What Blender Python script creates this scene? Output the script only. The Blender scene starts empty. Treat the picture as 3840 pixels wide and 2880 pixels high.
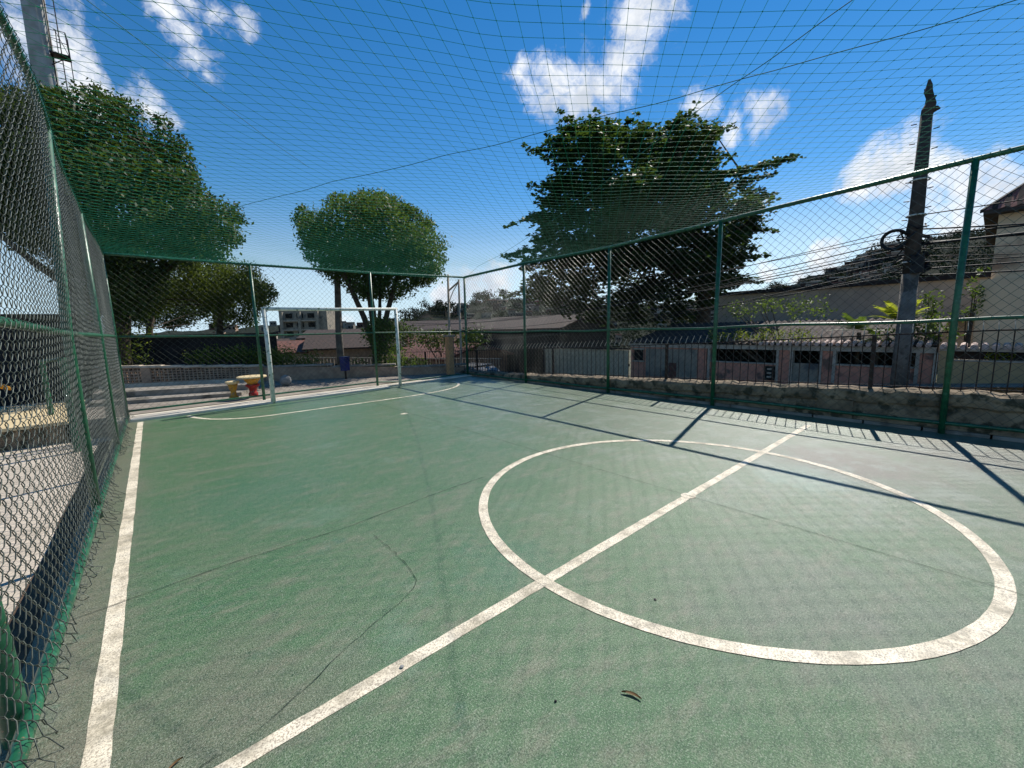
import bpy, math, random
import numpy as np
from mathutils import Vector, Matrix
random.seed(11); rng = np.random.default_rng(11)
S = bpy.context.scene
COL = S.collection
# ------------------------------------------------------------------ camera
F, YAW, PITCH, ROLL = 1551.06, 0.710382, -0.135877, -0.0258629
CAM = Vector((-3.362, -1.608, 1.485))
cy, sy = math.cos(YAW), math.sin(YAW); cp, sp = math.cos(PITCH), math.sin(PITCH)
fw = Vector((sy * cp, cy * cp, sp)); rt = Vector((cy, -sy, 0)); up = rt.cross(fw)
r2 = rt * math.cos(ROLL) + up * math.sin(ROLL); u2 = -rt * math.sin(ROLL) + up * math.cos(ROLL)
cam = bpy.data.cameras.new('camera'); cam.sensor_width = 36; cam.lens = F / 3840 * 36
cam.clip_start = 0.05; cam.clip_end = 4000
co = bpy.data.objects.new('camera', cam); COL.objects.link(co)
M = Matrix((r2, u2, -fw)).transposed().to_4x4(); M.translation = CAM
co.matrix_world = M
S.camera = co
# ------------------------------------------------------------------ light
SAZ, SEL = math.radians(75.8), math.radians(47)
sd = Vector((math.sin(SAZ) * math.cos(SEL), math.cos(SAZ) * math.cos(SEL), math.sin(SEL)))
sun = bpy.data.lights.new('sun', 'SUN'); sun.energy = 5.0; sun.angle = math.radians(0.53); sun.color = (1, 0.95, 0.87)
so = bpy.data.objects.new('sun', sun); COL.objects.link(so)
so.rotation_euler = sd.to_track_quat('Z', 'Y').to_euler()
S.view_settings.view_transform = 'Standard'; S.view_settings.look = 'None'
S.view_settings.exposure = 0.2; S.view_settings.gamma = 1
try: S.view_settings.use_curve_mapping = False
except Exception: pass
S.cycles.max_bounces = 6; S.cycles.transparent_max_bounces = 6

def N(nt, typ, **kw):
    n = nt.nodes.new(typ)
    for k, v in kw.items():
        if k in ('operation', 'blend_type', 'data_type', 'noise_dimensions', 'sky_type', 'vector_type', 'feature', 'interpolation_type'): setattr(n, k, v)
    return n
def setin(nt, sock, v):
    if hasattr(v, 'is_linked') or hasattr(v, 'links'): nt.links.new(v, sock)
    else: sock.default_value = v
def mth(nt, op, a, b=0.0, c=None, clamp=False):
    n = nt.nodes.new('ShaderNodeMath'); n.operation = op; n.use_clamp = clamp
    setin(nt, n.inputs[0], a); setin(nt, n.inputs[1], b)
    if c is not None: setin(nt, n.inputs[2], c)
    return n.outputs[0]
def vmth(nt, op, a, b=None, out=0):
    n = nt.nodes.new('ShaderNodeVectorMath'); n.operation = op
    setin(nt, n.inputs[0], a)
    if b is not None: setin(nt, n.inputs[1], b)
    return n.outputs[out]
def mixc(nt, f, a, b, bt='MIX'):
    n = nt.nodes.new('ShaderNodeMix'); n.data_type = 'RGBA'; n.blend_type = bt
    setin(nt, n.inputs[0], f); setin(nt, n.inputs[6], a if hasattr(a, 'links') else (*a, 1)); setin(nt, n.inputs[7], b if hasattr(b, 'links') else (*b, 1))
    return n.outputs[2]
def noise(nt, vec, scale, detail=4, rough=0.55, out=0):
    n = nt.nodes.new('ShaderNodeTexNoise'); n.inputs['Scale'].default_value = scale
    n.inputs['Detail'].default_value = detail; n.inputs['Roughness'].default_value = rough
    nt.links.new(vec, n.inputs['Vector']); return n.outputs[out]
def ramp(nt, v, lo, hi):
    n = nt.nodes.new('ShaderNodeMapRange'); n.interpolation_type = 'SMOOTHSTEP'
    nt.links.new(v, n.inputs[0]); n.inputs[1].default_value = lo; n.inputs[2].default_value = hi
    return n.outputs[0]

W = bpy.data.worlds.new('World'); S.world = W; W.use_nodes = True
nt = W.node_tree; nt.nodes.clear()
sky = nt.nodes.new('ShaderNodeTexSky'); sky.sky_type = 'NISHITA'; sky.sun_disc = False
sky.sun_elevation = SEL; sky.sun_rotation = SAZ; sky.air_density = 1.0; sky.dust_density = 0.0; sky.ozone_density = 2.2; sky.altitude = 100
tc = nt.nodes.new('ShaderNodeTexCoord'); D = tc.outputs['Generated']
hs = nt.nodes.new('ShaderNodeHueSaturation'); hs.inputs['Value'].default_value = 1.35
sz = nt.nodes.new('ShaderNodeSeparateXYZ'); nt.links.new(D, sz.inputs[0])
nt.links.new(mth(nt, 'ADD', 0.65, mth(nt, 'MULTIPLY', ramp(nt, sz.outputs[2], 0.0, 0.30), 0.72)), hs.inputs['Saturation'])
nt.links.new(sky.outputs[0], hs.inputs['Color'])
hz = ramp(nt, sz.outputs[2], 0.22, -0.02)
skyc = mixc(nt, mth(nt, 'MULTIPLY', hz, 0.75), hs.outputs[0], (5.6, 8.6, 11.2))
CLOUDS = [(-0.078, 0.886, 0.457, 0.09), (-0.068, 0.907, 0.417, 0.075), (-0.051, 0.917, 0.396, 0.07), (-0.035, 0.927, 0.374, 0.06), (-0.034, 0.932, 0.361, 0.035), (-0.091, 0.897, 0.432, 0.06), (0.039, 0.924, 0.381, 0.04), (0.05, 0.929, 0.366, 0.03), (0.095, 0.866, 0.49, 0.035), (0.107, 0.876, 0.47, 0.035), (0.126, 0.888, 0.443, 0.035), (0.143, 0.895, 0.423, 0.03), (0.116, 0.85, 0.513, 0.045), (0.15, 0.852, 0.502, 0.04), (0.179, 0.849, 0.497, 0.03), (0.614, 0.635, 0.469, 0.05), (0.652, 0.606, 0.455, 0.07), (0.69, 0.564, 0.454, 0.08), (0.717, 0.521, 0.464, 0.07), (0.689, 0.59, 0.421, 0.05), (0.719, 0.487, 0.496, 0.055), (0.724, 0.453, 0.52, 0.065), (0.716, 0.438, 0.543, 0.06), (0.727, 0.414, 0.547, 0.05), (0.654, 0.516, 0.554, 0.014), (0.824, 0.399, 0.402, 0.035), (0.864, 0.347, 0.366, 0.035), (0.873, 0.306, 0.381, 0.04), (0.875, 0.29, 0.388, 0.03), (0.96, 0.139, 0.243, 0.05), (0.964, 0.098, 0.249, 0.06), (0.968, 0.074, 0.239, 0.04), (0.96, 0.165, 0.225, 0.03), (0.981, 0.039, 0.189, 0.06), (0.982, 0.004, 0.188, 0.06), (0.987, 0.05, 0.152, 0.07), (0.99, -0.0, 0.139, 0.07), (0.98, 0.144, 0.135, 0.05), (0.971, 0.216, 0.108, 0.05), (0.518, 0.851, 0.089, 0.06), (0.57, 0.815, 0.106, 0.06), (0.62, 0.779, 0.093, 0.07), (0.596, 0.802, 0.051, 0.05), (0.544, 0.837, 0.052, 0.04), (0.963, 0.255, 0.082, 0.04), (0.941, 0.319, 0.108, 0.03), (0.306, 0.951, 0.032, 0.04), (0.255, 0.967, 0.024, 0.03)]
nv = noise(nt, D, 5.0, 6, 0.6, out=1)
warp = vmth(nt, 'SCALE', vmth(nt, 'SUBTRACT', nv, (0.5, 0.5, 0.5))); warp.node.inputs['Scale'].default_value = 0.13
Dw = vmth(nt, 'ADD', D, warp)
acc = None
for (x, y, z, r) in CLOUDS:
    d = vmth(nt, 'DISTANCE', Dw, (x, y, z), out=1)
    f = mth(nt, 'SUBTRACT', 1.0, mth(nt, 'DIVIDE', d, r * 1.25), clamp=True)
    acc = f if acc is None else mth(nt, 'MAXIMUM', acc, f)
n1 = noise(nt, Dw, 11.0, 12, 0.68)
n2 = noise(nt, D, 4.0, 5, 0.6)
dens = mth(nt, 'ADD', mth(nt, 'MULTIPLY', acc, 1.15), mth(nt, 'MULTIPLY', mth(nt, 'SUBTRACT', n1, 0.5), 3.6))
dens = mth(nt, 'MULTIPLY', ramp(nt, dens, 0.15, 1.25), ramp(nt, acc, 0.0, 0.25))
shade = mixc(nt, ramp(nt, noise(nt, D, 9.0, 6, 0.6), 0.42, 0.68), (11.5, 11.8, 12.2), (7.2, 7.9, 9.0))
skyc = mixc(nt, dens, skyc, shade)
bg = nt.nodes.new('ShaderNodeBackground'); bg.inputs['Strength'].default_value = 0.078
wo = nt.nodes.new('ShaderNodeOutputWorld')
nt.links.new(skyc, bg.inputs['Color']); nt.links.new(bg.outputs[0], wo.inputs['Surface'])

# ------------------------------------------------------------------ materials
MATS = {}
def mat(name, c1, c2=None, scale=6.0, rough=0.75, bump=0.0, bscale=None, lo=0.35, hi=0.65, c3=None, s3=1.5, l3=0.55, h3=0.65, metallic=0.0, detail=5, spec=0.35, coord='Object', build=None):
    if name in MATS: return MATS[name]
    m = bpy.data.materials.new(name); m.use_nodes = True; nt = m.node_tree
    b = nt.nodes['Principled BSDF']
    tc = nt.nodes.new('ShaderNodeTexCoord'); v = nt.nodes.new('ShaderNodeNewGeometry').outputs['Position']
    c = None
    if c2 is None: c2 = tuple(x * 0.82 for x in c1)
    c = mixc(nt, ramp(nt, noise(nt, v, scale, detail), lo, hi), c1, c2)
    if c3 is not None: c = mixc(nt, ramp(nt, noise(nt, v, s3, 4), l3, h3), c, c3)
    if build: c = build(nt, v, c, b) or c
    nt.links.new(c, b.inputs['Base Color'])
    b.inputs['Roughness'].default_value = rough; b.inputs['Metallic'].default_value = metallic
    b.inputs['Specular IOR Level'].default_value = spec
    if bump:
        bn = nt.nodes.new('ShaderNodeBump'); bn.inputs['Strength'].default_value = bump; bn.inputs['Distance'].default_value = 0.01
        nt.links.new(noise(nt, v, bscale or scale * 4, 4), bn.inputs['Height']); nt.links.new(bn.outputs[0], b.inputs['Normal'])
    MATS[name] = m; return m

def court_build(nt, v, c, b):
    # worn beige areas, darker green repaint strokes, coarse aggregate speckle
    mp = nt.nodes.new('ShaderNodeMapping'); mp.inputs['Rotation'].default_value = (0, 0, 0.6); mp.inputs['Scale'].default_value = (1, 2.6, 1)
    nt.links.new(v, mp.inputs['Vector'])
    st = ramp(nt, noise(nt, mp.outputs[0], 2.6, 9, 0.74), 0.44, 0.72)
    c = mixc(nt, mth(nt, 'MULTIPLY', st, 0.72), c, (0.22, 0.20, 0.14))
    sx = nt.nodes.new('ShaderNodeSeparateXYZ'); nt.links.new(v, sx.inputs[0])
    # worn grey brown side near the right sideline and near the camera
    wr = ramp(nt, mth(nt, 'ADD', sx.outputs[0], mth(nt, 'MULTIPLY', noise(nt, v, 1.1, 5), 3.0)), 0.9, 3.6)
    c = mixc(nt, mth(nt, 'MULTIPLY', wr, 0.45), c, (0.15, 0.165, 0.13))
    wl = ramp(nt, mth(nt, 'ADD', mth(nt, 'MULTIPLY', sx.outputs[0], -1.0), mth(nt, 'MULTIPLY', noise(nt, v, 1.6, 4), 0.5)), 3.7, 4.05)
    c = mixc(nt, mth(nt, 'MULTIPLY', wl, 0.8), c, (0.19, 0.17, 0.12))
    pa = ramp(nt, noise(nt, v, 0.9, 6, 0.7), 0.56, 0.66)
    c = mixc(nt, mth(nt, 'MULTIPLY', pa, 0.22), c, (0.21, 0.31, 0.24))
    pb = ramp(nt, noise(nt, v, 3.3, 5, 0.7), 0.60, 0.72)
    c = mixc(nt, mth(nt, 'MULTIPLY', pb, 0.6), c, (0.045, 0.15, 0.085))
    def spot(cx, cy, r0, r1, col, amt, c):
        dd = vmth(nt, 'DISTANCE', v, (cx, cy, 0), out=1)
        q = mth(nt, 'ADD', dd, mth(nt, 'MULTIPLY', mth(nt, 'SUBTRACT', noise(nt, v, 3.5, 7, 0.7), 0.5), 1.6))
        return mixc(nt, mth(nt, 'MULTIPLY', ramp(nt, q, r1, r0), amt), c, col)
    c = spot(1.9, -0.7, 0.25, 0.95, (0.12, 0.085, 0.07), 0.85, c)
    c = spot(1.2, -0.55, 0.1, 0.6, (0.22, 0.36, 0.29), 0.55, c)
    c = spot(3.2, -1.6, 0.3, 1.2, (0.11, 0.09, 0.075), 0.75, c)
    c = spot(-0.6, -2.0, 0.2, 1.1, (0.15, 0.17, 0.13), 0.5, c)
    c = spot(-3.3, 0.2, 0.1, 0.7, (0.17, 0.155, 0.11), 0.6, c)
    c = spot(-1.8, 0.3, 0.05, 0.5, (0.03, 0.15, 0.07), 0.6, c)
    c = spot(-2.8, 2.8, 0.2, 1.0, (0.035, 0.15, 0.075), 0.45, c)
    c = spot(-0.9, -1.0, 0.1, 0.9, (0.16, 0.17, 0.14), 0.5, c)
    pg = mth(nt, 'MULTIPLY', ramp(nt, sx.outputs[0], -1.2, 1.5), ramp(nt, noise(nt, v, 2.4, 9, 0.72), 0.47, 0.62))  # pale grey patches towards the right: sun sheen put into the colour
    c = mixc(nt, mth(nt, 'MULTIPLY', pg, 0.55), c, (0.25, 0.29, 0.24))
    m1 = noise(nt, v, 14.0, 6, 0.72)
    c = mixc(nt, mth(nt, 'MULTIPLY', ramp(nt, m1, 0.52, 0.68), 0.38), c, (0.24, 0.235, 0.175))
    c = mixc(nt, mth(nt, 'MULTIPLY', ramp(nt, m1, 0.46, 0.34), 0.45), c, (0.03, 0.10, 0.045))
    a = noise(nt, v, 150.0, 3, 0.8)
    a2 = noise(nt, v, 60.0, 4, 0.7)
    c = mixc(nt, mth(nt, 'MULTIPLY', ramp(nt, a2, 0.52, 0.70), 0.45), c, (0.30, 0.31, 0.24))
    c = mixc(nt, mth(nt, 'MULTIPLY', ramp(nt, a2, 0.48, 0.34), 0.6), c, (0.03, 0.075, 0.035))
    c = mixc(nt, mth(nt, 'MULTIPLY', ramp(nt, a, 0.53, 0.66), 0.7), c, (0.36, 0.42, 0.31))
    c = mixc(nt, mth(nt, 'MULTIPLY', ramp(nt, a, 0.47, 0.36), 0.9), c, (0.020, 0.045, 0.025))
    ss = ramp(nt, noise(nt, v, 38.0, 3, 0.6), 0.66, 0.74)
    c = mixc(nt, mth(nt, 'MULTIPLY', ss, 0.5), c, (0.07, 0.09, 0.065))
    bn = nt.nodes.new('ShaderNodeBump'); bn.inputs['Strength'].default_value = 0.8; bn.inputs['Distance'].default_value = 0.005
    nt.links.new(a, bn.inputs['Height']); nt.links.new(bn.outputs[0], b.inputs['Normal'])
    return c
m_court = mat('court_paint', (0.050, 0.150, 0.052), (0.085, 0.165, 0.070), 1.3, rough=0.40, spec=0.5, lo=0.3, hi=0.7, detail=7, build=court_build)
def line_build(nt, v, c, b):
    a = noise(nt, v, 130.0, 3, 0.75)
    c = mixc(nt, mth(nt, 'MULTIPLY', ramp(nt, a, 0.48, 0.60), 0.85), c, (0.33, 0.27, 0.20))
    c = mixc(nt, mth(nt, 'MULTIPLY', ramp(nt, noise(nt, v, 5.0, 9, 0.78), 0.44, 0.66), 0.8), c, (0.27, 0.24, 0.17))
    return c
m_line = mat('line_paint', (0.90, 0.80, 0.61), (0.78, 0.68, 0.50), 5, rough=0.6, build=line_build)
m_shadedirt = mat('edge_shade_dirt', (0.15, 0.10, 0.065), (0.09, 0.06, 0.04), 5, rough=1.0, bump=0.5, bscale=50)  # dirt brown that tints the shadow beside the court slab
m_crack = mat('crack_dirt', (0.010, 0.018, 0.012), rough=0.95)
m_kerb = mat('kerb_concrete', (0.80, 0.72, 0.58), (0.66, 0.58, 0.46), 3, rough=0.9, bump=0.4, bscale=60, c3=(0.42, 0.36, 0.28), s3=2.3, l3=0.6, h3=0.8)
m_conc = mat('concrete', (0.30, 0.27, 0.23), (0.19, 0.17, 0.14), 3.5, rough=0.9, bump=0.5, bscale=40, c3=(0.11, 0.10, 0.08), s3=2.2)
m_conclt = mat('pale_concrete', (0.62, 0.53, 0.42), (0.48, 0.41, 0.32), 3, rough=0.9, bump=0.4, bscale=60, c3=(0.33, 0.28, 0.21), s3=1.3, l3=0.58, h3=0.75)
m_paving = mat('plaza_paving', (0.30, 0.26, 0.21), (0.20, 0.17, 0.14), 2.2, rough=0.9, bump=0.3, bscale=50)
m_wallold = mat('old_wall_render', (0.30, 0.23, 0.15), (0.16, 0.12, 0.08), 4.5, rough=0.95, bump=1.0, bscale=30, c3=(0.06, 0.055, 0.035), s3=5.5, l3=0.5, h3=0.62, detail=9)
m_asph = mat('street_asphalt', (0.06, 0.058, 0.055), (0.045, 0.044, 0.043), 4, rough=0.9, bump=0.3, bscale=80)
m_soil = mat('soil', (0.11, 0.09, 0.06), (0.07, 0.08, 0.035), 1.2, rough=1.0, bump=0.4, bscale=12)
def peel(nt, v, c, b):
    return mixc(nt, ramp(nt, noise(nt, v, 60.0, 4, 0.7), 0.60, 0.68), c, (0.20, 0.13, 0.08))
m_green = mat('green_paint', (0.014, 0.12, 0.055), (0.008, 0.07, 0.034), 14, rough=0.38, spec=0.5, c3=(0.05, 0.18, 0.11), s3=9, l3=0.60, h3=0.7, build=peel)
m_wire = mat('galvanised_wire', (0.085, 0.10, 0.082), (0.028, 0.038, 0.030), 30, rough=0.42, metallic=0.4, spec=0.5)
m_net = mat('green_twine', (0.01, 0.34, 0.18), (0.01, 0.26, 0.14), 20, rough=0.6)
m_rope = mat('green_rope', (0.01, 0.13, 0.09), rough=0.7)
m_white = mat('peeling_white_paint', (0.70, 0.70, 0.64), (0.55, 0.57, 0.50), 12, rough=0.5, c3=(0.10, 0.17, 0.10), s3=14, l3=0.56, h3=0.64)
m_iron = mat('dark_iron', (0.022, 0.012, 0.010), (0.035, 0.016, 0.012), 30, rough=0.5, metallic=0.2)
m_yellow = mat('yellow_paint', (0.62, 0.30, 0.03), (0.48, 0.22, 0.03), 12, rough=0.75, c3=(0.36, 0.25, 0.14), s3=15, l3=0.56, h3=0.66)
m_cream = mat('cream_top', (0.72, 0.58, 0.33), (0.60, 0.46, 0.26), 12, rough=0.6)
m_red = mat('red_paint', (0.42, 0.025, 0.02), (0.28, 0.02, 0.015), 14, rough=0.7, c3=(0.30, 0.16, 0.12), s3=16, l3=0.58, h3=0.66)
m_blue = mat('blue_plastic', (0.012, 0.02, 0.13), (0.01, 0.015, 0.09), 8, rough=0.4)
m_pole = mat('pole_concrete', (0.20, 0.18, 0.155), (0.13, 0.115, 0.10), 5, rough=0.9, bump=0.4, bscale=30, c3=(0.08, 0.07, 0.06), s3=3)
m_poledk = mat('weathered_pole_wood', (0.075, 0.06, 0.05), (0.045, 0.037, 0.03), 6, rough=0.9, bump=0.6, bscale=22)
m_polelt = mat('white_column_paint', (0.42, 0.42, 0.40), (0.30, 0.29, 0.26), 1.6, rough=0.7, c3=(0.22, 0.17, 0.12), s3=1.1, l3=0.6, h3=0.75)
m_black = mat('black_rubber', (0.01, 0.01, 0.011), rough=0.6)
m_pink = mat('salmon_render', (0.66, 0.29, 0.19), (0.52, 0.23, 0.16), 4, rough=0.9, bump=0.3, bscale=30, c3=(0.20, 0.12, 0.09), s3=2)
m_trim = mat('pale_trim', (0.52, 0.44, 0.34), (0.38, 0.32, 0.25), 5, rough=0.85)
m_greyw = mat('grey_render', (0.34, 0.29, 0.22), (0.25, 0.22, 0.17), 2.5, rough=0.9, c3=(0.11, 0.11, 0.105), s3=1)
m_ochre = mat('ochre_render', (0.50, 0.35, 0.18), (0.42, 0.29, 0.15), 3, rough=0.9)
m_beige = mat('beige_render', (0.85, 0.63, 0.41), (0.76, 0.56, 0.36), 1.6, rough=0.9, c3=(0.38, 0.24, 0.15), s3=0.7)
m_tile = mat('clay_tile', (0.19, 0.075, 0.05), (0.11, 0.055, 0.045), 7, rough=0.85, bump=0.5, bscale=20)
def tile_build(nt, v, c, b):
    w = nt.nodes.new('ShaderNodeTexWave'); w.wave_type = 'BANDS'; w.bands_direction = 'Y'; w.inputs['Scale'].default_value = 1.6; w.inputs['Distortion'].default_value = 1.0; w.inputs['Detail'].default_value = 2
    nt.links.new(v, w.inputs['Vector']); return mixc(nt, ramp(nt, w.outputs['Fac'], 0.35, 0.6), (0.035, 0.015, 0.012), c)
m_tileband = mat('banded_clay_tile', (0.36, 0.14, 0.11), (0.22, 0.07, 0.05), 8, rough=0.85, build=tile_build)
m_tiledk = mat('dark_clay_tile', (0.07, 0.045, 0.035), (0.04, 0.03, 0.025), 7, rough=0.9)
m_tilew = mat('pale_tile', (0.62, 0.48, 0.42), (0.48, 0.34, 0.28), 10, rough=0.8)
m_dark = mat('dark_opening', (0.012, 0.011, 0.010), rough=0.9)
m_glass = mat('dark_glass', (0.02, 0.025, 0.03), rough=0.1, spec=0.8)
m_wareh = mat('warehouse_render', (0.46, 0.41, 0.33), (0.38, 0.34, 0.28), 1.2, rough=0.9, c3=(0.30, 0.27, 0.23), s3=0.5, l3=0.5, h3=0.8)
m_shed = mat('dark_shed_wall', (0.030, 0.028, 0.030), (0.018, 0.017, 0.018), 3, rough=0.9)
m_breeze = mat('breeze_block', (0.42, 0.29, 0.20), (0.30, 0.20, 0.14), 6, rough=0.95, bump=0.4, bscale=40)
m_board = mat('cream_boards', (0.58, 0.48, 0.33), (0.46, 0.38, 0.26), 6, rough=0.8)
m_orange = mat('orange_pillar', (0.55, 0.30, 0.14), (0.42, 0.24, 0.12), 6, rough=0.85)
m_bark = mat('bark', (0.10, 0.075, 0.05), (0.05, 0.038, 0.028), 9, rough=0.95, bump=0.8, bscale=18)
m_car = mat('silver_car_paint', (0.45, 0.46, 0.48), (0.42, 0.43, 0.45), 3, rough=0.25, metallic=0.7, spec=0.6)
m_stone = mat('grey_stone', (0.30, 0.30, 0.28), (0.20, 0.20, 0.19), 8, rough=0.9, bump=0.5, bscale=25)
m_hill = mat('hill_scrub', (0.014, 0.022, 0.014), (0.022, 0.026, 0.018), 0.12, rough=1.0, spec=0.05, c3=(0.04, 0.032, 0.026), s3=0.09, l3=0.58, h3=0.66)
def leafmat(name, c1, c2, trans, tr=0.35, rough=0.58):
    m = bpy.data.materials.new(name); m.use_nodes = True; nt = m.node_tree; nt.nodes.clear()
    g = nt.nodes.new('ShaderNodeNewGeometry')
    c = mixc(nt, g.outputs['Random Per Island'], c1, c2)
    c = mixc(nt, mth(nt, 'MULTIPLY', ramp(nt, noise(nt, g.outputs['Position'], 1.1, 3), 0.35, 0.7), 0.5), c, tuple(x * 0.6 for x in c1))
    b = nt.nodes.new('ShaderNodeBsdfPrincipled'); nt.links.new(c, b.inputs['Base Color']); b.inputs['Roughness'].default_value = rough
    b.inputs['Specular IOR Level'].default_value = 0.25
    t = nt.nodes.new('ShaderNodeBsdfTranslucent'); t.inputs[0].default_value = (*trans, 1)
    mx = nt.nodes.new('ShaderNodeMixShader'); mx.inputs[0].default_value = tr
    nt.links.new(b.outputs[0], mx.inputs[1]); nt.links.new(t.outputs[0], mx.inputs[2])
    o = nt.nodes.new('ShaderNodeOutputMaterial'); nt.links.new(mx.outputs[0], o.inputs[0]); return m
m_leafL = leafmat('fig_leaf', (0.014, 0.036, 0.008), (0.045, 0.075, 0.016), (0.12, 0.19, 0.02), 0.22)
m_leafM = leafmat('laurel_leaf', (0.026, 0.06, 0.012), (0.06, 0.105, 0.02), (0.17, 0.26, 0.025), 0.27)
m_leafS = leafmat('lime_leaf', (0.07, 0.12, 0.02), (0.12, 0.16, 0.03), (0.32, 0.40, 0.04), 0.42)
m_leafT = leafmat('olive_leaf', (0.035, 0.07, 0.014), (0.075, 0.11, 0.02), (0.20, 0.27, 0.03), 0.3)
m_leafA = leafmat('almond_leaf', (0.014, 0.034, 0.009), (0.038, 0.068, 0.016), (0.12, 0.20, 0.025), 0.25, 0.55)
m_leafB = leafmat('bush_leaf', (0.04, 0.08, 0.02), (0.09, 0.13, 0.03), (0.2, 0.3, 0.04), 0.3)
m_leafH = leafmat('scrub_leaf', (0.012, 0.022, 0.010), (0.026, 0.034, 0.016), (0.03, 0.05, 0.01), 0.1, 0.9)
m_leafY = leafmat('yellow_green_leaf', (0.12, 0.18, 0.02), (0.20, 0.26, 0.03), (0.5, 0.55, 0.05), 0.45)
m_leafD = leafmat('dry_leaf', (0.16, 0.09, 0.03), (0.22, 0.13, 0.05), (0.2, 0.12, 0.03), 0.2)

# ------------------------------------------------------------------ mesh helpers
def wloc(o):
    v = Vector((0, 0, 0))
    while o is not None:
        v += o.location; o = o.parent
    return v
def tag(o, label=None, cat=None, group=None, kind=None):
    for k, v in (('label', label), ('category', cat), ('group', group), ('kind', kind)):
        if v: o[k] = v
    return o
def empty(name, loc, label, cat, group=None):
    o = bpy.data.objects.new(name, None); COL.objects.link(o); o.location = loc; o.empty_display_size = 0.2
    return tag(o, label, cat, group)
def link(name, me, parent=None):
    o = bpy.data.objects.new(name, me); COL.objects.link(o)
    if parent is not None: o.parent = parent
    return o
def fast(name, V, Q, m, parent=None, smooth=False, off=None):
    """V (n,3) world coordinates, Q (k,s) faces all of one size"""
    V = np.asarray(V, dtype=np.float32).reshape(-1, 3); Q = np.asarray(Q, dtype=np.int32)
    if parent is not None: V = V - np.array(wloc(parent), dtype=np.float32)
    me = bpy.data.meshes.new(name); me.vertices.add(len(V)); me.vertices.foreach_set('co', V.ravel())
    k, s = Q.shape
    me.loops.add(k * s); me.loops.foreach_set('vertex_index', Q.ravel())
    me.polygons.add(k); me.polygons.foreach_set('loop_start', np.arange(k, dtype=np.int32) * s)
    try: me.polygons.foreach_set('loop_total', np.full(k, s, dtype=np.int32))
    except Exception: pass
    if smooth: me.polygons.foreach_set('use_smooth', np.ones(k, dtype=bool))
    me.materials.append(m); me.update(calc_edges=True); me.validate()
    return link(name, me, parent)
def segs(A, B, r, sides=3):
    """open prisms round many segments -> V, Q"""
    A = np.asarray(A, float); B = np.asarray(B, float); n = len(A)
    d = B - A; L = np.linalg.norm(d, axis=1, keepdims=True); d = d / np.maximum(L, 1e-9)
    ref = np.where(np.abs(d[:, 2:3]) > 0.9, np.array([[1.0, 0, 0]]), np.array([[0, 0, 1.0]]))
    e1 = np.cross(d, ref); e1 /= np.linalg.norm(e1, axis=1, keepdims=True); e2 = np.cross(d, e1)
    rr = r if np.ndim(r) == 0 else np.asarray(r)[:, None]
    V = np.zeros((n, 2 * sides, 3)); a = np.arange(sides) * 2 * math.pi / sides
    for i, t in enumerate(a):
        o = (e1 * math.cos(t) + e2 * math.sin(t)) * rr
        V[:, i] = A + o; V[:, sides + i] = B + o
    q = np.array([[i, (i + 1) % sides, sides + (i + 1) % sides, sides + i] for i in range(sides)])
    Q = (np.arange(n) * 2 * sides)[:, None, None] + q[None]
    return V.reshape(-1, 3), Q.reshape(-1, 4)
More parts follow.
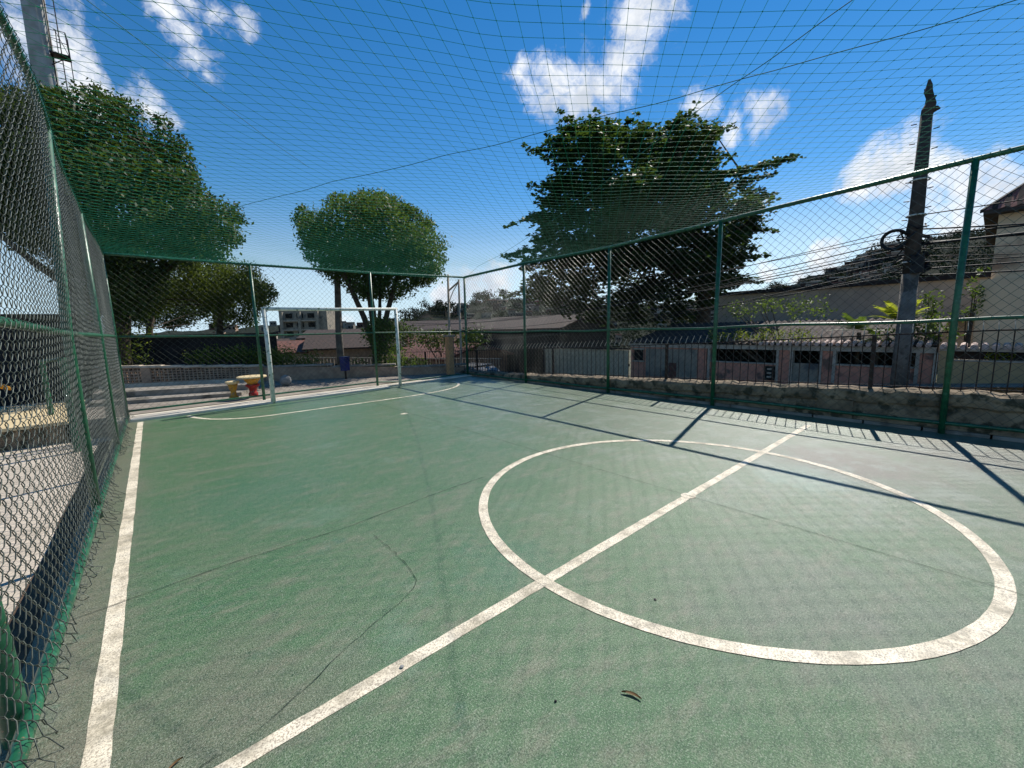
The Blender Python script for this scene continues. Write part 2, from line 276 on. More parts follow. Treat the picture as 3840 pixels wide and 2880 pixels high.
class MB:
    def __init__(s): s.v = []; s.f = []; s.mi = []; s.cur = 0
    def _add(s, vs, fs):
        b = len(s.v); s.v += [tuple(v) for v in vs]
        for f in fs: s.f.append(tuple(b + i for i in f)); s.mi.append(s.cur)
        return s
    def box(s, c, size, rz=0.0, taper=1.0):
        x, y, z = [k / 2 for k in size]; ca, sa = math.cos(rz), math.sin(rz); vs = []
        for dz, t in ((-z, 1.0), (z, taper)):
            for dx, dy in ((-x, -y), (x, -y), (x, y), (-x, y)):
                dx *= t; dy *= t
                vs.append((c[0] + dx * ca - dy * sa, c[1] + dx * sa + dy * ca, c[2] + dz))
        return s._add(vs, [(3, 2, 1, 0), (4, 5, 6, 7), (0, 1, 5, 4), (1, 2, 6, 5), (2, 3, 7, 6), (3, 0, 4, 7)])
    def bb(s, x0, x1, y0, y1, z0, z1): return s.box(((x0 + x1) / 2, (y0 + y1) / 2, (z0 + z1) / 2), (abs(x1 - x0), abs(y1 - y0), abs(z1 - z0)))
    def tube(s, pts, r, sides=10, cap=True):
        pts = [Vector(p) for p in pts]; n = len(pts); rs = r if isinstance(r, (list, tuple)) else [r] * n
        rings = []; pe = None
        for i, p in enumerate(pts):
            d = (pts[min(i + 1, n - 1)] - pts[max(i - 1, 0)]).normalized()
            if pe is None: pe = d.cross(Vector((0, 0, 1)) if abs(d.z) < 0.9 else Vector((1, 0, 0))).normalized()
            e1 = (pe - d * pe.dot(d)).normalized(); e2 = d.cross(e1); pe = e1
            rings.append([p + (e1 * math.cos(2 * math.pi * k / sides) + e2 * math.sin(2 * math.pi * k / sides)) * rs[i] for k in range(sides)])
        vs = [v for rg in rings for v in rg]; fs = []
        for i in range(n - 1):
            for k in range(sides):
                a = i * sides + k; b = i * sides + (k + 1) % sides
                fs.append((a, b, b + sides, a + sides))
        if cap: fs.append(tuple(reversed(range(sides)))); fs.append(tuple(range((n - 1) * sides, n * sides)))
        return s._add(vs, fs)
    def lathe(s, c, prof, sides=24):
        vs = []; fs = []
        for r, z in prof:
            for k in range(sides):
                a = 2 * math.pi * k / sides; vs.append((c[0] + r * math.cos(a), c[1] + r * math.sin(a), c[2] + z))
        for i in range(len(prof) - 1):
            for k in range(sides):
                a = i * sides + k; b = i * sides + (k + 1) % sides; fs.append((a, b, b + sides, a + sides))
        fs.append(tuple(reversed(range(sides)))); fs.append(tuple(range((len(prof) - 1) * sides, len(prof) * sides)))
        return s._add(vs, fs)
    def poly(s, pts): return s._add(pts, [tuple(range(len(pts)))])
    def prism(s, pts, off):
        n = len(pts); o = Vector(off); vs = [tuple(p) for p in pts] + [tuple(Vector(p) + o) for p in pts]
        return s._add(vs, [tuple(reversed(range(n))), tuple(range(n, 2 * n))] + [(i, (i + 1) % n, n + (i + 1) % n, n + i) for i in range(n)])
    def build(s, name, m, parent=None, smooth=False):
        o0 = wloc(parent) if parent is not None else Vector((0, 0, 0))
        me = bpy.data.meshes.new(name); me.from_pydata([(v[0] - o0.x, v[1] - o0.y, v[2] - o0.z) for v in s.v], [], s.f)
        ms = m if isinstance(m, (list, tuple)) else [m]
        for k in ms: me.materials.append(k)
        if len(ms) > 1: me.polygons.foreach_set('material_index', s.mi)
        if smooth: me.polygons.foreach_set('use_smooth', [len(f) == 4 for f in s.f])
        me.update(); return link(name, me, parent)
def copy_tree(o, parent=None):
    c = o.copy(); COL.objects.link(c)
    if parent is not None: c.parent = parent
    for ch in [x for x in bpy.data.objects if x.parent == o]: copy_tree(ch, c)
    return c
def interp(tab, y):
    return float(np.interp(y, [a for a, b in tab], [b for a, b in tab]))
# ================================================================== SETTING
def sheet(name, x0, x1, y0, y1, zf, m, nx, ny):
    xs = np.linspace(x0, x1, nx + 1); ys = np.linspace(y0, y1, ny + 1)
    X, Y = np.meshgrid(xs, ys, indexing='ij')
    Z = np.vectorize(zf)(X, Y)
    V = np.stack([X, Y, Z], -1).reshape(-1, 3)
    i, j = np.meshgrid(np.arange(nx), np.arange(ny), indexing='ij'); a = (i * (ny + 1) + j).ravel()
    Q = np.stack([a, a + ny + 1, a + ny + 2, a + 1], 1)
    return tag(fast(name, V, Q, m, smooth=True), kind='structure')
def street_z(x, y): return -0.25 - 0.09 * (min(max(y, -12), 45) + 1)
def base_z(x, y):
    r = math.hypot(x, y)
    if y > 30: return max(-0.62 - 0.085 * (y - 14), -9.0)
    return min(-0.62, street_z(x, y) - 0.4 if x > 3 or y > 14 else -0.62)
xs = np.concatenate([[-2500, -900, -300], np.arange(-120, 200, 8.0), [300, 900, 2500]])
ys = np.concatenate([[-300, -100], np.arange(-40, 200, 6.0), [300, 900, 2600]])
X, Y = np.meshgrid(xs, ys, indexing='ij'); Z = np.vectorize(base_z)(X, Y)
nx, ny = len(xs) - 1, len(ys) - 1
i, j = np.meshgrid(np.arange(nx), np.arange(ny), indexing='ij'); a = (i * (ny + 1) + j).ravel()
tag(fast('ground', np.stack([X, Y, Z], -1).reshape(-1, 3), np.stack([a, a + ny + 1, a + ny + 2, a + 1], 1), m_soil), kind='structure')

FA, FB = Vector((-3.86, 8.70, 0)), Vector((4.12, 9.28, 0))
def fary(x): return FA.y + (FB.y - FA.y) * (x - FA.x) / (FB.x - FA.x)
mb = MB(); mb.prism([(-3.97, -9, -0.6), (4.19, -9, -0.6), (4.19, fary(4.19) - 0.20, -0.6), (1.2, fary(1.2) - 0.20, -0.6), (1.2, fary(1.2) - 0.50, -0.6), (-3.97, fary(-3.97) - 0.50, -0.6)], (0, 0, 0.6))
tag(mb.build('court_floor', m_court), kind='structure')
def flatpoly(name, pts, z, m, wv=0.003):
    """ribbon of constant width through centre points: pts (x, y, halfwidth)"""
    n = len(pts); V = []
    for i, (x, y, h) in enumerate(pts):
        a = Vector(pts[max(i - 1, 0)][:2]); b = Vector(pts[min(i + 1, n - 1)][:2]); d = (b - a).normalized()
        nn = Vector((-d.y, d.x)); h1 = h + random.uniform(-wv, wv); h2 = h + random.uniform(-wv, wv)
        V += [(x + nn.x * h1, y + nn.y * h1, z), (x - nn.x * h2, y - nn.y * h2, z)]
    Q = [(2 * i, 2 * i + 1, 2 * i + 3, 2 * i + 2) for i in range(n - 1)]
    return tag(fast(name, V, Q, m), kind='structure')
def lin(a, b, n, h): return [(a[0] + (b[0] - a[0]) * t / n, a[1] + (b[1] - a[1]) * t / n, h) for t in range(n + 1)]
flatpoly('sideline_marking', lin((-3.672, -6.0), (-3.672, 8.10), 120, 0.038), 0.001, m_line)
flatpoly('halfway_line_marking', lin((-3.64, -0.005), (3.55, 0.0), 80, 0.036), 0.002, m_line)
R = 1.772
flatpoly('centre_circle_marking', [(R * math.cos(t * math.pi / 90), R * math.sin(t * math.pi / 90), 0.038) for t in range(181)], 0.003, m_line, 0.0015)
arc = [(-3.0, 8.15), (-2.9, 7.78), (-2.62, 7.30), (-2.13, 6.99), (-1.5, 6.94), (-0.81, 6.93), (0.0, 6.92), (0.87, 6.93), (1.5, 7.0), (1.99, 7.14), (2.4, 7.36), (2.72, 7.66), (2.95, 8.05), (3.04, 8.57)]
arc2 = []
for i in range(len(arc) - 1):
    p0 = arc[max(i - 1, 0)]; p1 = arc[i]; p2 = arc[i + 1]; p3 = arc[min(i + 2, len(arc) - 1)]
    for t in (0, .25, .5, .75):
        q = [0.5 * (2 * p1[k] + (p2[k] - p0[k]) * t + (2 * p0[k] - 5 * p1[k] + 4 * p2[k] - p3[k]) * t * t + (3 * p1[k] - p0[k] - 3 * p2[k] + p3[k]) * t ** 3) for k in (0, 1)]
        arc2.append((q[0], q[1], 0.034))
flatpoly('penalty_arc_marking', arc2, 0.001, m_line)
mb = MB(); mb.poly([(0.060 * math.cos(k * math.pi / 12), 0.060 * math.sin(k * math.pi / 12), 0.004) for k in range(24)])
tag(mb.build('centre_spot_marking', m_line), kind='structure')
mb = MB(); mb.poly([(-0.08 + 0.07 * math.cos(k * math.pi / 10), 5.2 + 0.05 * math.sin(k * math.pi / 10), 0.001) for k in range(20)])
tag(mb.build('penalty_spot_marking', m_line), kind='structure')
# slab joints and cracks
def wob(pts, amp, seg=0.07):
    out = []
    for i in range(len(pts) - 1):
        a, b = Vector(pts[i]), Vector(pts[i + 1]); n = max(1, int((b - a).length / seg))
        for k in range(n): q = a.lerp(b, k / n); out.append((q.x + random.uniform(-amp, amp), q.y + random.uniform(-amp, amp), random.uniform(0.0010, 0.0026)))
    out.append((pts[-1][0], pts[-1][1], 0.002)); return out
flatpoly('floor_joint', wob([(0.0, -6), (0.0, 8.3)], 0.0015), 0.005, m_crack, 0.0008)
flatpoly('floor_joint', wob([(-3.9, 1.47), (-3.1, 1.53), (-2.4, 1.50), (-1.5, 1.60), (-1.0, 1.62)], 0.003), 0.005, m_crack, 0.0008)
ck = [(-2.29, 1.25), (-2.28, 0.9), (-2.29, 0.69), (-2.32, 0.53), (-2.36, 0.47), (-2.5, 0.39), (-2.62, 0.36), (-2.74, 0.3), (-2.83, 0.27), (-2.91, 0.23), (-2.97, 0.19), (-3.05, 0.15), (-3.13, 0.12), (-3.22, 0.08), (-3.40, 0.06)]
flatpoly('floor_crack', [(x, y, h * 0.6) for x, y, h in wob(ck, 0.006, 0.04)], 0.005, m_crack, 0.0006)
# raised kerb under the far fence, plaza behind it
for nm, d0, d1, z1, m in (('kerb', -0.50, 0.12, 0.035, m_kerb),):
    mb = MB(); y = lambda x, d: fary(x) + d
    mb.prism([(-4.05, y(-4.05, d0), -0.5), (1.2, y(1.2, d0), -0.5), (1.2, y(1.2, d1), -0.5), (-4.05, y(-4.05, d1), -0.5)], (0, 0, 0.5 + z1))
    mb.prism([(1.2, y(1.2, -0.20), -0.5), (4.6, y(4.6, -0.20), -0.5), (4.6, y(4.6, d1), -0.5), (1.2, y(1.2, d1), -0.5)], (0, 0, 0.5 + 0.03))
    tag(mb.build(nm, m), kind='structure')
mb = MB(); mb.prism([(-4.6, fary(-4.6) + 0.12, -0.55), (4.6, fary(4.6) + 0.12, -0.55), (4.6, 9.75, -0.55), (-1.0, 13.4, -0.55), (-4.6, 15.2, -0.55)], (0, 0, 0.60))
tag(mb.build('plaza_pavement', m_paving), kind='structure')
mb = MB()
mb.prism([(-4.5, 10.7, 0.0), (-1.9, 9.9, 0.0), (-1.7, 10.3, 0.0), (-4.5, 11.4, 0.0)], (0, 0, 0.13))
mb.prism([(-4.5, 11.4, 0.0), (-1.7, 10.3, 0.0), (-1.4, 10.8, 0.0), (-4.5, 12.4, 0.0)], (0, 0, 0.26))
tag(mb.build('plaza_steps', m_conc), kind='structure')
# lower walkway left of the court
sheet('side_pavement', -14, -3.97, -6, 16, lambda x, y: -0.30, m_conclt, 4, 6)
flatpoly('pavement_joint', wob([(-9, 3.45), (-4.2, 3.50)], 0.003), -0.296, m_crack)
flatpoly('pavement_joint', wob([(-9, 6.3), (-4.2, 6.35)], 0.003), -0.296, m_crack)
flatpoly('pavement_joint', wob([(-9, 1.5), (-4.2, 1.5)], 0.003), -0.296, m_crack)
flatpoly('shade_dirt_strip', [(-4.11, y, 0.135 + 0.01 * math.sin(y * 3)) for y in np.linspace(-6, 8.3, 40)], -0.294, m_shadedirt, 0.008)  # brown dirt tone laid over the slab's shadow band, warms its blue shade
# verge and street right of the parapet
sheet('street', 5.6, 10.2, -14, 46, street_z, m_asph, 2, 40)
sheet('pavement', 10.2, 11.2, -14, 30, lambda x, y: street_z(x, y) + 0.13, m_paving, 2, 30)
sheet('verge_pavement', 4.52, 5.6, -14, 30, lambda x, y: street_z(x, y) + 0.13, m_paving, 2, 30)
# hills behind the town: one ridge that follows the skyline
RIDGE = [(-14.01, 0.0056), (-10.01, 0.0038), (-1.36, 0.0069), (7.82, 0.0139), (11.61, 0.0196), (13.29, 0.0174), (19.32, 0.0129), (24.23, 0.0152), (27.33, 0.0262), (29.48, 0.0469), (33.0, 0.0396), (35.2, 0.0606), (40.28, 0.0679), (45.7, 0.0622), (54.52, 0.0416), (67.28, 0.0325), (72.74, 0.0545), (76.43, 0.0704), (81.76, 0.1132), (85.15, 0.1245), (87.21, 0.13), (89.45, 0.1294), (91.78, 0.13), (96.72, 0.1256)]
az = np.radians(np.linspace(-35, 100, 220)); rs = [70, 85, 100, 120, 145, 175, 215, 300]
V = []
for t in az:
    h = np.interp(math.degrees(t), [a for a, b in RIDGE], [b for a, b in RIDGE])
    for k, r in enumerate(rs):
        far = 1.0 if math.degrees(t) > 26 else 3.2
        rr = r * far
        top = CAM.z + h * 175 * far
        f = [0.0, 0.22, 0.42, 0.62, 0.84, 1.0, 0.8, 0.2][k]
        bump = (math.sin(t * 90 + r) * 0.5 + math.sin(t * 210 + r * 0.3) * 0.3) * 0.5 * far * (0 if k in (0, 7) else 1)
        V.append((CAM.x + math.sin(t) * rr, CAM.y + math.cos(t) * rr, -9 + (top + 9) * f + bump - (0.4 if k == 5 else 0)))
i, j = np.meshgrid(np.arange(len(az) - 1), np.arange(len(rs) - 1), indexing='ij'); a = (i * len(rs) + j).ravel()
tag(fast('hills', V, np.stack([a, a + 1, a + len(rs) + 1, a + len(rs)], 1), m_hill, smooth=True), kind='structure')
def hillz(x, y):
    dx, dy = x - CAM.x, y - CAM.y; t = math.degrees(math.atan2(dx, dy)); r = math.hypot(dx, dy)
    far = 1.0 if t > 26 else 3.2
    h = np.interp(t, [a for a, b in RIDGE], [b for a, b in RIDGE]); top = CAM.z + h * 175 * far
    return -9 + (top + 9) * float(np.interp(r, [q * far for q in rs], [0.0, 0.22, 0.42, 0.62, 0.84, 1.0, 0.8, 0.2]))

# ================================================================== FENCES
def chain(name, P0, P1, z0, z1, w, wr, parent, sub=3, bulge=None, sides=3, amp=0.004, seed=1):
    """woven chain link between P0 and P1; z0/z1 functions of the distance along"""
    rg = np.random.default_rng(seed)
    P0 = Vector(P0); P1 = Vector(P1); L = (P1 - P0).length; d = (P1 - P0) / L; nrm = Vector((-d.y, d.x, 0))
    K = int(L / (w / 2)); h = w / 2; A = []; B = []
    ph = rg.uniform(0, 6, 8)
    for k in range(K):
        u0 = k * h; za, zb = z0(u0), z1(u0); J = int((zb - za) / h); j = np.arange(J + 1)
        u = u0 + np.where((j + k) % 2 == 1, h, 0.0); z = zb - j * h
        t = [0.0, 0.2, 0.8] if sub == 3 else [0.0]
        pu = []; pz = []; pn = []
        for q in t:
            pu.append(u[:-1] * (1 - q) + u[1:] * q); pz.append(z[:-1] * (1 - q) + z[1:] * q)
            sgn = np.where((j[:-1] + k) % 2 == 0, 1.0, -1.0)
            pn.append(sgn * (amp if q > 0 else 0.0))
        U = np.stack(pu, 1).ravel(); Zz = np.stack(pz, 1).ravel(); Nn = np.stack(pn, 1).ravel()
        U = np.append(U, u[-1]); Zz = np.append(Zz, z[-1]); Nn = np.append(Nn, 0)
        du = (0.0 if bulge is None else 1.0) * np.exp(-np.clip(Zz, 0, 9) / 0.08) * (0.03 * np.sin(U * 43 + Zz * 60) + 0.02 * np.sin(U * 83)) + 0.009 * np.sin(U * 3.1 + Zz * 4.0 + ph[0]) + 0.006 * np.sin(U * 9 + Zz * 2.3 + ph[1])
        dz = 0.010 * np.sin(U * 2.3 + ph[2]) * np.sin(Zz * 3.0 + ph[3]) + 0.004 * np.sin(U * 13 + Zz * 7)
        Nn = Nn + 0.010 * np.sin(U * 2.2 + ph[4]) * np.sin(Zz * 2.6 + ph[5])
        if bulge is not None: Nn = Nn + bulge(U, Zz)
        pts = np.stack([P0.x + d.x * (U + du) + nrm.x * Nn, P0.y + d.y * (U + du) + nrm.y * Nn, P0.z + Zz + dz], 1)
        A.append(pts[:-1]); B.append(pts[1:])
    V, Q = segs(np.concatenate(A), np.concatenate(B), wr, sides)
    return fast(name, V, Q, m_wire, parent)
def lacing(parent, pts, r, pitch, wr, m, name='lacing'):
    """twine wound round a rail"""
    P = [Vector(p) for p in pts]; A = []; B = []; prev = None
    for i in range(len(P) - 1):
        a, b = P[i], P[i + 1]; L = (b - a).length; d = (b - a) / L
        e1 = d.cross(Vector((0, 0, 1))).normalized(); e2 = d.cross(e1); n = int(L / pitch * 6)
        for k in range(n):
            t = k / 6 * 2 * math.pi; q = a + d * (L * k / n) + (e1 * math.cos(t) + e2 * math.sin(t)) * r * random.uniform(0.95, 1.25)
            if prev is not None: A.append(prev); B.append(q)
            prev = q
    V, Q = segs(A, B, wr, 3); return fast(name, V, Q, m, parent)

# left fence (beside the camera)
LX = -3.86
lf = empty('chain_link_fence', (LX, 4.0, 0), 'close chain link fence with loose curled bottom edge beside the sideline', 'fence')
ltop = [(-1.5, 3.10), (0.5, 3.10), (3.3, 3.12), (5.9, 3.02), (8.7, 2.93)]
lmid = [(-1.5, 1.60), (1.2, 1.57), (2.1, 1.53), (8.7, 1.51)]
def lxf(y): return LX + 0.10 * math.exp(-((y - 2.2) / 1.6) ** 2)          # top rail bows inwards a little
MB().tube([(lxf(y), y, interp(ltop, y)) for y in np.linspace(-1.5, 8.7, 24)], 0.021, 8).build('top_rail', m_green, lf, True)
MB().tube([(LX, y, interp(lmid, y)) for y in (-1.5, 1.2, 3.2, 5.8, 8.7)], 0.024, 10).build('middle_rail', m_green, lf, True)
MB().tube([(LX + 0.01, y, 0.115 - 0.008 * y) for y in np.linspace(-1.5, 8.7, 9)], 0.027, 12).build('bottom_rail', m_green, lf, True)
for y, z, yy in ((3.15, 3.12, 3.35), (5.85, 3.02, 5.85), (8.68, 2.95, 8.68)):
    MB().tube([(LX, y, -0.28), (LX, y, 1.5), (lxf(yy) - 0.01, yy, z)], 0.032, 10).build('post', m_green, lf, True)
MB().tube([(-3.905, 0.67, -0.3), (-3.90, 0.65, 0.1), (-3.90, 0.62, 0.4), (-3.90, 0.56, 0.75), (-3.90, 0.42, 1.55), (-3.86, 0.25, 3.08)], 0.040, 18).build('post', m_green, lf, True)
def lb(U, Z):
    s = np.exp(-np.clip(Z - 0.02, 0, 9) / 0.085)
    y = -1.2 + U
    wild = np.exp(-np.clip(Z, 0, 9) / 0.07) * (0.016 * np.sin(U * 61 + Z * 90) + 0.012 * np.sin(U * 97 - Z * 140 + 1) + 0.008 * np.sin(U * 151))
    return wild - (0.13 * s * (0.75 + 0.3 * np.sin(y * 2.1 + 1) + 0.22 * np.sin(y * 7.3) + 0.12 * np.sin(y * 17.0)) + 0.004) - 0.10 * np.exp(-((y - 2.2) / 1.6) ** 2) * np.clip(Z / 3.1, 0, 1) ** 2
chain('wire_mesh', (LX, -1.2, 0), (LX, 8.68, 0), lambda u: 0.02, lambda u: interp(ltop, -1.2 + u), 0.095, 0.0021, lf, 3, lb, 4, 0.0065, 3)
for zz in (0.62, 2.25, 2.72):
    ys_ = np.linspace(-1.2, 8.68, 60)
    pts = [(LX + 0.012 + 0.008 * math.sin(y * 3 + zz), y, zz + 0.012 * math.sin(y * 2.3 + zz * 3)) for y in ys_]
    V, Q = segs(pts[:-1], pts[1:], 0.0017, 4); fast('tension_wire', V, Q, m_wire, lf)
lacing(lf, [(lxf(y), y, interp(ltop, y)) for y in np.linspace(-1.2, 8.6, 30)], 0.027, 0.055, 0.0022, m_rope)

# right fence
RX = 4.15
rfn = empty('chain_link_fence', (RX, 3.0, 0), 'long chain link fence in front of the stone parapet and iron railing', 'fence')
rtop = [(-5, 3.42), (-1.36, 3.30), (1.6, 3.18), (3.87, 3.11), (6.55, 3.12), (9.3, 3.06)]
rmid = [(-5, 1.50), (-1.5, 1.44), (1.6, 1.39), (3.87, 1.37), (9.3, 1.36)]
rbot = [(-5, 0.17), (-1.3, 0.135), (1.5, 0.135), (3.2, 0.10), (9.3, 0.06)]
rysamp = np.linspace(-5, 9.28, 22)
for nm, tb, r, wob_ in (('top_rail', rtop, 0.030, 0.0), ('middle_rail', rmid, 0.022, 0.012), ('bottom_rail', rbot, 0.023, 0.006)):
    MB().tube([(RX, y, interp(tb, y) + wob_ * math.sin(y * 2.4)) for y in rysamp], r, 10).build(nm, m_green, rfn, True)
for y in (-4.3, -1.28, 1.60, 3.87, 6.55, 9.28):
    MB().tube([(RX, y, 0.0), (RX, y, 1.5), (RX, y - 0.02, interp(rtop, y))], 0.034, 12).build('post', m_green, rfn, True)
chain('wire_mesh', (RX - 0.02, -5, 0), (RX - 0.02, 9.28, 0), lambda u: interp(rbot, -5 + u), lambda u: interp(rtop, -5 + u), 0.122, 0.0023, rfn, 1, None, 3, 0.004, 8)
lacing(rfn, [(RX, y, interp(rtop, y)) for y in rysamp], 0.033, 0.07, 0.0032, m_rope)

# far fence behind the goal
ffn = empty('chain_link_fence', (0, 8.98, 0.1), 'chain link fence across the far end behind the white goal', 'fence')
ftop = [(-3.86, 2.95), (-1.6, 2.95), (1.05, 2.98), (4.15, 3.06)]; fmid = [(-3.86, 1.50), (-1.6, 1.45), (1.05, 1.44), (4.15, 1.39)]
fx = np.linspace(-3.86, 4.12, 14)
for nm, tb, r in (('top_rail', ftop, 0.026), ('middle_rail', fmid, 0.020)):
    MB().tube([(x, fary(x), interp(tb, x)) for x in fx], r, 10).build(nm, m_green, ffn, True)
MB().tube([(x, fary(x), 0.135 if x < 1.4 else 0.07) for x in fx], 0.020, 10).build('bottom_rail', m_green, ffn, True)
for x in (-1.62, 1.07):
    MB().tube([(x, fary(x), 0.0), (x, fary(x), interp(ftop, x))], 0.030, 12).build('post', m_green, ffn, True)
Lf = (FB - FA).length
chain('wire_mesh', (FA.x, FA.y - 0.02, 0), (FB.x, FB.y - 0.02, 0), lambda u: 0.13 if u < 5.2 else 0.06, lambda u: interp(ftop, FA.x + u), 0.115, 0.0017, ffn, 1, None, 3, 0.004, 9)
lacing(ffn, [(x, fary(x), interp(ftop, x)) for x in fx], 0.030, 0.07, 0.0032, m_rope)

# ================================================================== OVERHEAD NET
C1 = Vector((math.sin(math.radians(52.7)), math.cos(math.radians(52.7)), 0)); cell = 0.122
def azrow(w):
    return np.interp(w, [-6, -3.6, -3.2, -1.9, -1.6, 0, 1.6, 5], [118, 120, 113, 113, 124, 127, 129, 134])
rows = {0: np.array([0.0, 0.0])}; pos = np.array([0.0, 0.0])
w = 0.0
O = np.array([-0.5, -0.64]); wO = O[0] * 0.8 - O[1] * 0.6
for j in range(1, 95):
    a = math.radians(azrow(wO + j * cell)); pos = pos + cell * np.array([math.sin(a), math.cos(a)]); rows[j] = pos
pos = np.array([0.0, 0.0])
for j in range(-1, -96, -1):
    a = math.radians(azrow(wO + j * cell)); pos = pos - cell * np.array([math.sin(a), math.cos(a)]); rows[j] = pos
def net_z(x, y):
    zl = np.interp(y, [a for a, b in ltop], [b for a, b in ltop]); zr = np.interp(y, [a for a, b in rtop], [b for a, b in rtop])
    t = (x + 3.86) / 8.0
    z = zl * (1 - t) + zr * t - 0.02 * np.sin(np.pi * np.clip(t, 0, 1))
    z = z + np.where(y > 7.5, (2.96 - z) * (y - 7.5) / 1.5, 0)
    return z + 0.012 * np.sin(x * 1.7 + y * 1.1) + 0.006 * np.sin(x * 4.1 - y * 3.3)
I, J = 96, 94
P = np.zeros((2 * I + 1, 2 * J + 1, 2))
for i in range(-I, I + 1):
    for j in range(-J, J + 1):
        P[i + I, j + J] = O + i * cell * np.array([C1.x, C1.y]) + rows[j]
P = P + 0.006 * np.stack([np.sin(P[..., 1] * 5 + P[..., 0] * 3), np.sin(P[..., 0] * 4.3 - P[..., 1] * 2)], -1)
def infence(q):
    x, y = q[..., 0], q[..., 1]
    xl = -3.84 + 0.10 * np.exp(-((y - 2.2) / 1.6) ** 2)
    yf = 8.70 + (x + 3.86) * 0.0727
    return np.minimum.reduce([x - xl, 4.13 - x, y + 4.6, yf - y])
A = []; B = []; KN = []
for (di, dj) in ((1, 0), (0, 1)):
    a = P[:2 * I + 1 - di, :2 * J + 1 - dj].reshape(-1, 2); b = P[di:, dj:].reshape(-1, 2)
    fa, fb = infence(a), infence(b); keep = (fa > 0) | (fb > 0)
    a, b, fa, fb = a[keep], b[keep], fa[keep], fb[keep]
    t = np.where(fb < 0, fa / (fa - fb + 1e-9), 1.0)[:, None]; s = np.where(fa < 0, fb / (fb - fa + 1e-9), 1.0)[:, None]
    nb = a + (b - a) * t; na = b + (a - b) * s
    A.append(na); B.append(nb)
A = np.concatenate(A); B = np.concatenate(B)
A3 = np.column_stack([A, net_z(A[:, 0], A[:, 1])]); B3 = np.column_stack([B, net_z(B[:, 0], B[:, 1])])
mid = (A3 + B3) / 2; mid[:, 2] -= 0.003
netroot = empty('overhead_net', (0, 2, 3.1), 'green knotted ball net stretched flat over the whole court', 'net')
V1, Q1 = segs(A3, B3, 0.0014, 3)
K = P.reshape(-1, 2); K = K[infence(K) > 0]; K3 = np.column_stack([K, net_z(K[:, 0], K[:, 1])])
V2, Q2 = segs(K3 - np.array([0.0035, 0.001, 0]), K3 + np.array([0.0035, 0.001, 0]), 0.003, 4)
fast('netting', np.concatenate([V1, V2]), np.concatenate([Q1, Q2 + len(V1)]), m_net, netroot)
def rope(pts, r=0.0026):
    Pn = []
    for i in range(len(pts) - 1):
        a, b = np.array(pts[i]), np.array(pts[i + 1])
        for k in range(12): Pn.append(a + (b - a) * k / 12)
    Pn.append(np.array(pts[-1])); Pn = [(q[0] + 0.006 * math.sin(q[1] * 9), q[1], float(net_z(q[0], q[1])) + 0.006) for q in Pn]
    MB().tube(Pn, r, 6).build('rope', m_rope, netroot, True)
rope([(-1.9, -4.5), (-0.39, -1.05), (0.07, -0.02), (0.86, 1.58), (2.03, 4.08), (4.0, 9.1)])
rope([(-3.8, 8.3), (-2.33, 4.71), (-1.36, 2.64), (-0.78, 1.37), (-0.35, 0.37), (0.02, -0.48), (0.43, -1.57), (1.6, -4.5)])
rope([(-3.72, 1.0), (-3.43, 1.43), (-3.17, 1.73), (-3.01, 1.9), (-2.0, 3.0)], 0.0018)

# ================================================================== GOAL, TABLE, STONES
g = empty('football_goal', (0, 8.5, 0), 'white peeling steel football goal at the far end of the court', 'goal')
def goaly(x): return 8.41 + (x + 1.53) * 0.0627
MB().tube([(-1.53, goaly(-1.53), 0), (-1.525, goaly(-1.53), 1.0), (-1.53, goaly(-1.53), 2.0)], [0.047, 0.044, 0.042], 14).build('post', m_white, g, True)
MB().tube([(1.50, goaly(1.5), 0), (1.50, goaly(1.5), 2.03)], 0.042, 14).build('post', m_white, g, True)
MB().tube([(-1.57, goaly(-1.57), 2.0), (0, goaly(0), 2.01), (1.54, goaly(1.54), 2.035)], 0.038, 14).build('crossbar', m_white, g, True)
tb = empty('concrete_table', (-1.73, 9.42, 0.05), 'round yellow topped concrete table on a red pedestal behind the fence', 'table')
MB().lathe((-1.73, 9.42, 0.0), [(0.27, 0.495), (0.30, 0.505), (0.30, 0.53), (0.28, 0.54)], 28).build('table_top', m_cream, tb)
MB().lathe((-1.73, 9.42, 0.0), [(0.10, 0.35), (0.11, 0.39), (0.15, 0.44), (0.18, 0.495)], 24).build('neck', m_yellow, tb, True)
MB().lathe((-1.73, 9.42, 0.0), [(0.095, 0.05), (0.095, 0.15), (0.075, 0.17), (0.08, 0.24), (0.10, 0.28), (0.14, 0.31), (0.14, 0.35), (0.10, 0.35)], 24).build('pedestal', m_red, tb, True)
st = empty('concrete_stool', (-2.10, 9.50, 0.05), 'small yellow mushroom shaped stool left of the red pedestal table', 'stool')
MB().lathe((-2.10, 9.50, 0.0), [(0.06, 0.36), (0.13, 0.40), (0.14, 0.44), (0.12, 0.45)], 22).build('seat', m_cream, st)
MB().lathe((-2.10, 9.50, 0.0), [(0.10, 0.05), (0.09, 0.10), (0.055, 0.14), (0.055, 0.22), (0.08, 0.30), (0.10, 0.38)], 22).build('pedestal', m_yellow, st, True)
sb = MB(); sb.lathe((-0.70, 11.05, 0.05), [(0.02, 0.0), (0.10, 0.02), (0.14, 0.08), (0.15, 0.15), (0.13, 0.23), (0.08, 0.28), (0.02, 0.30)], 22)
tag(sb.build('stone_ball', m_stone, None, True), 'round grey stone ball on the plaza right of the left goal post', 'stone ball')
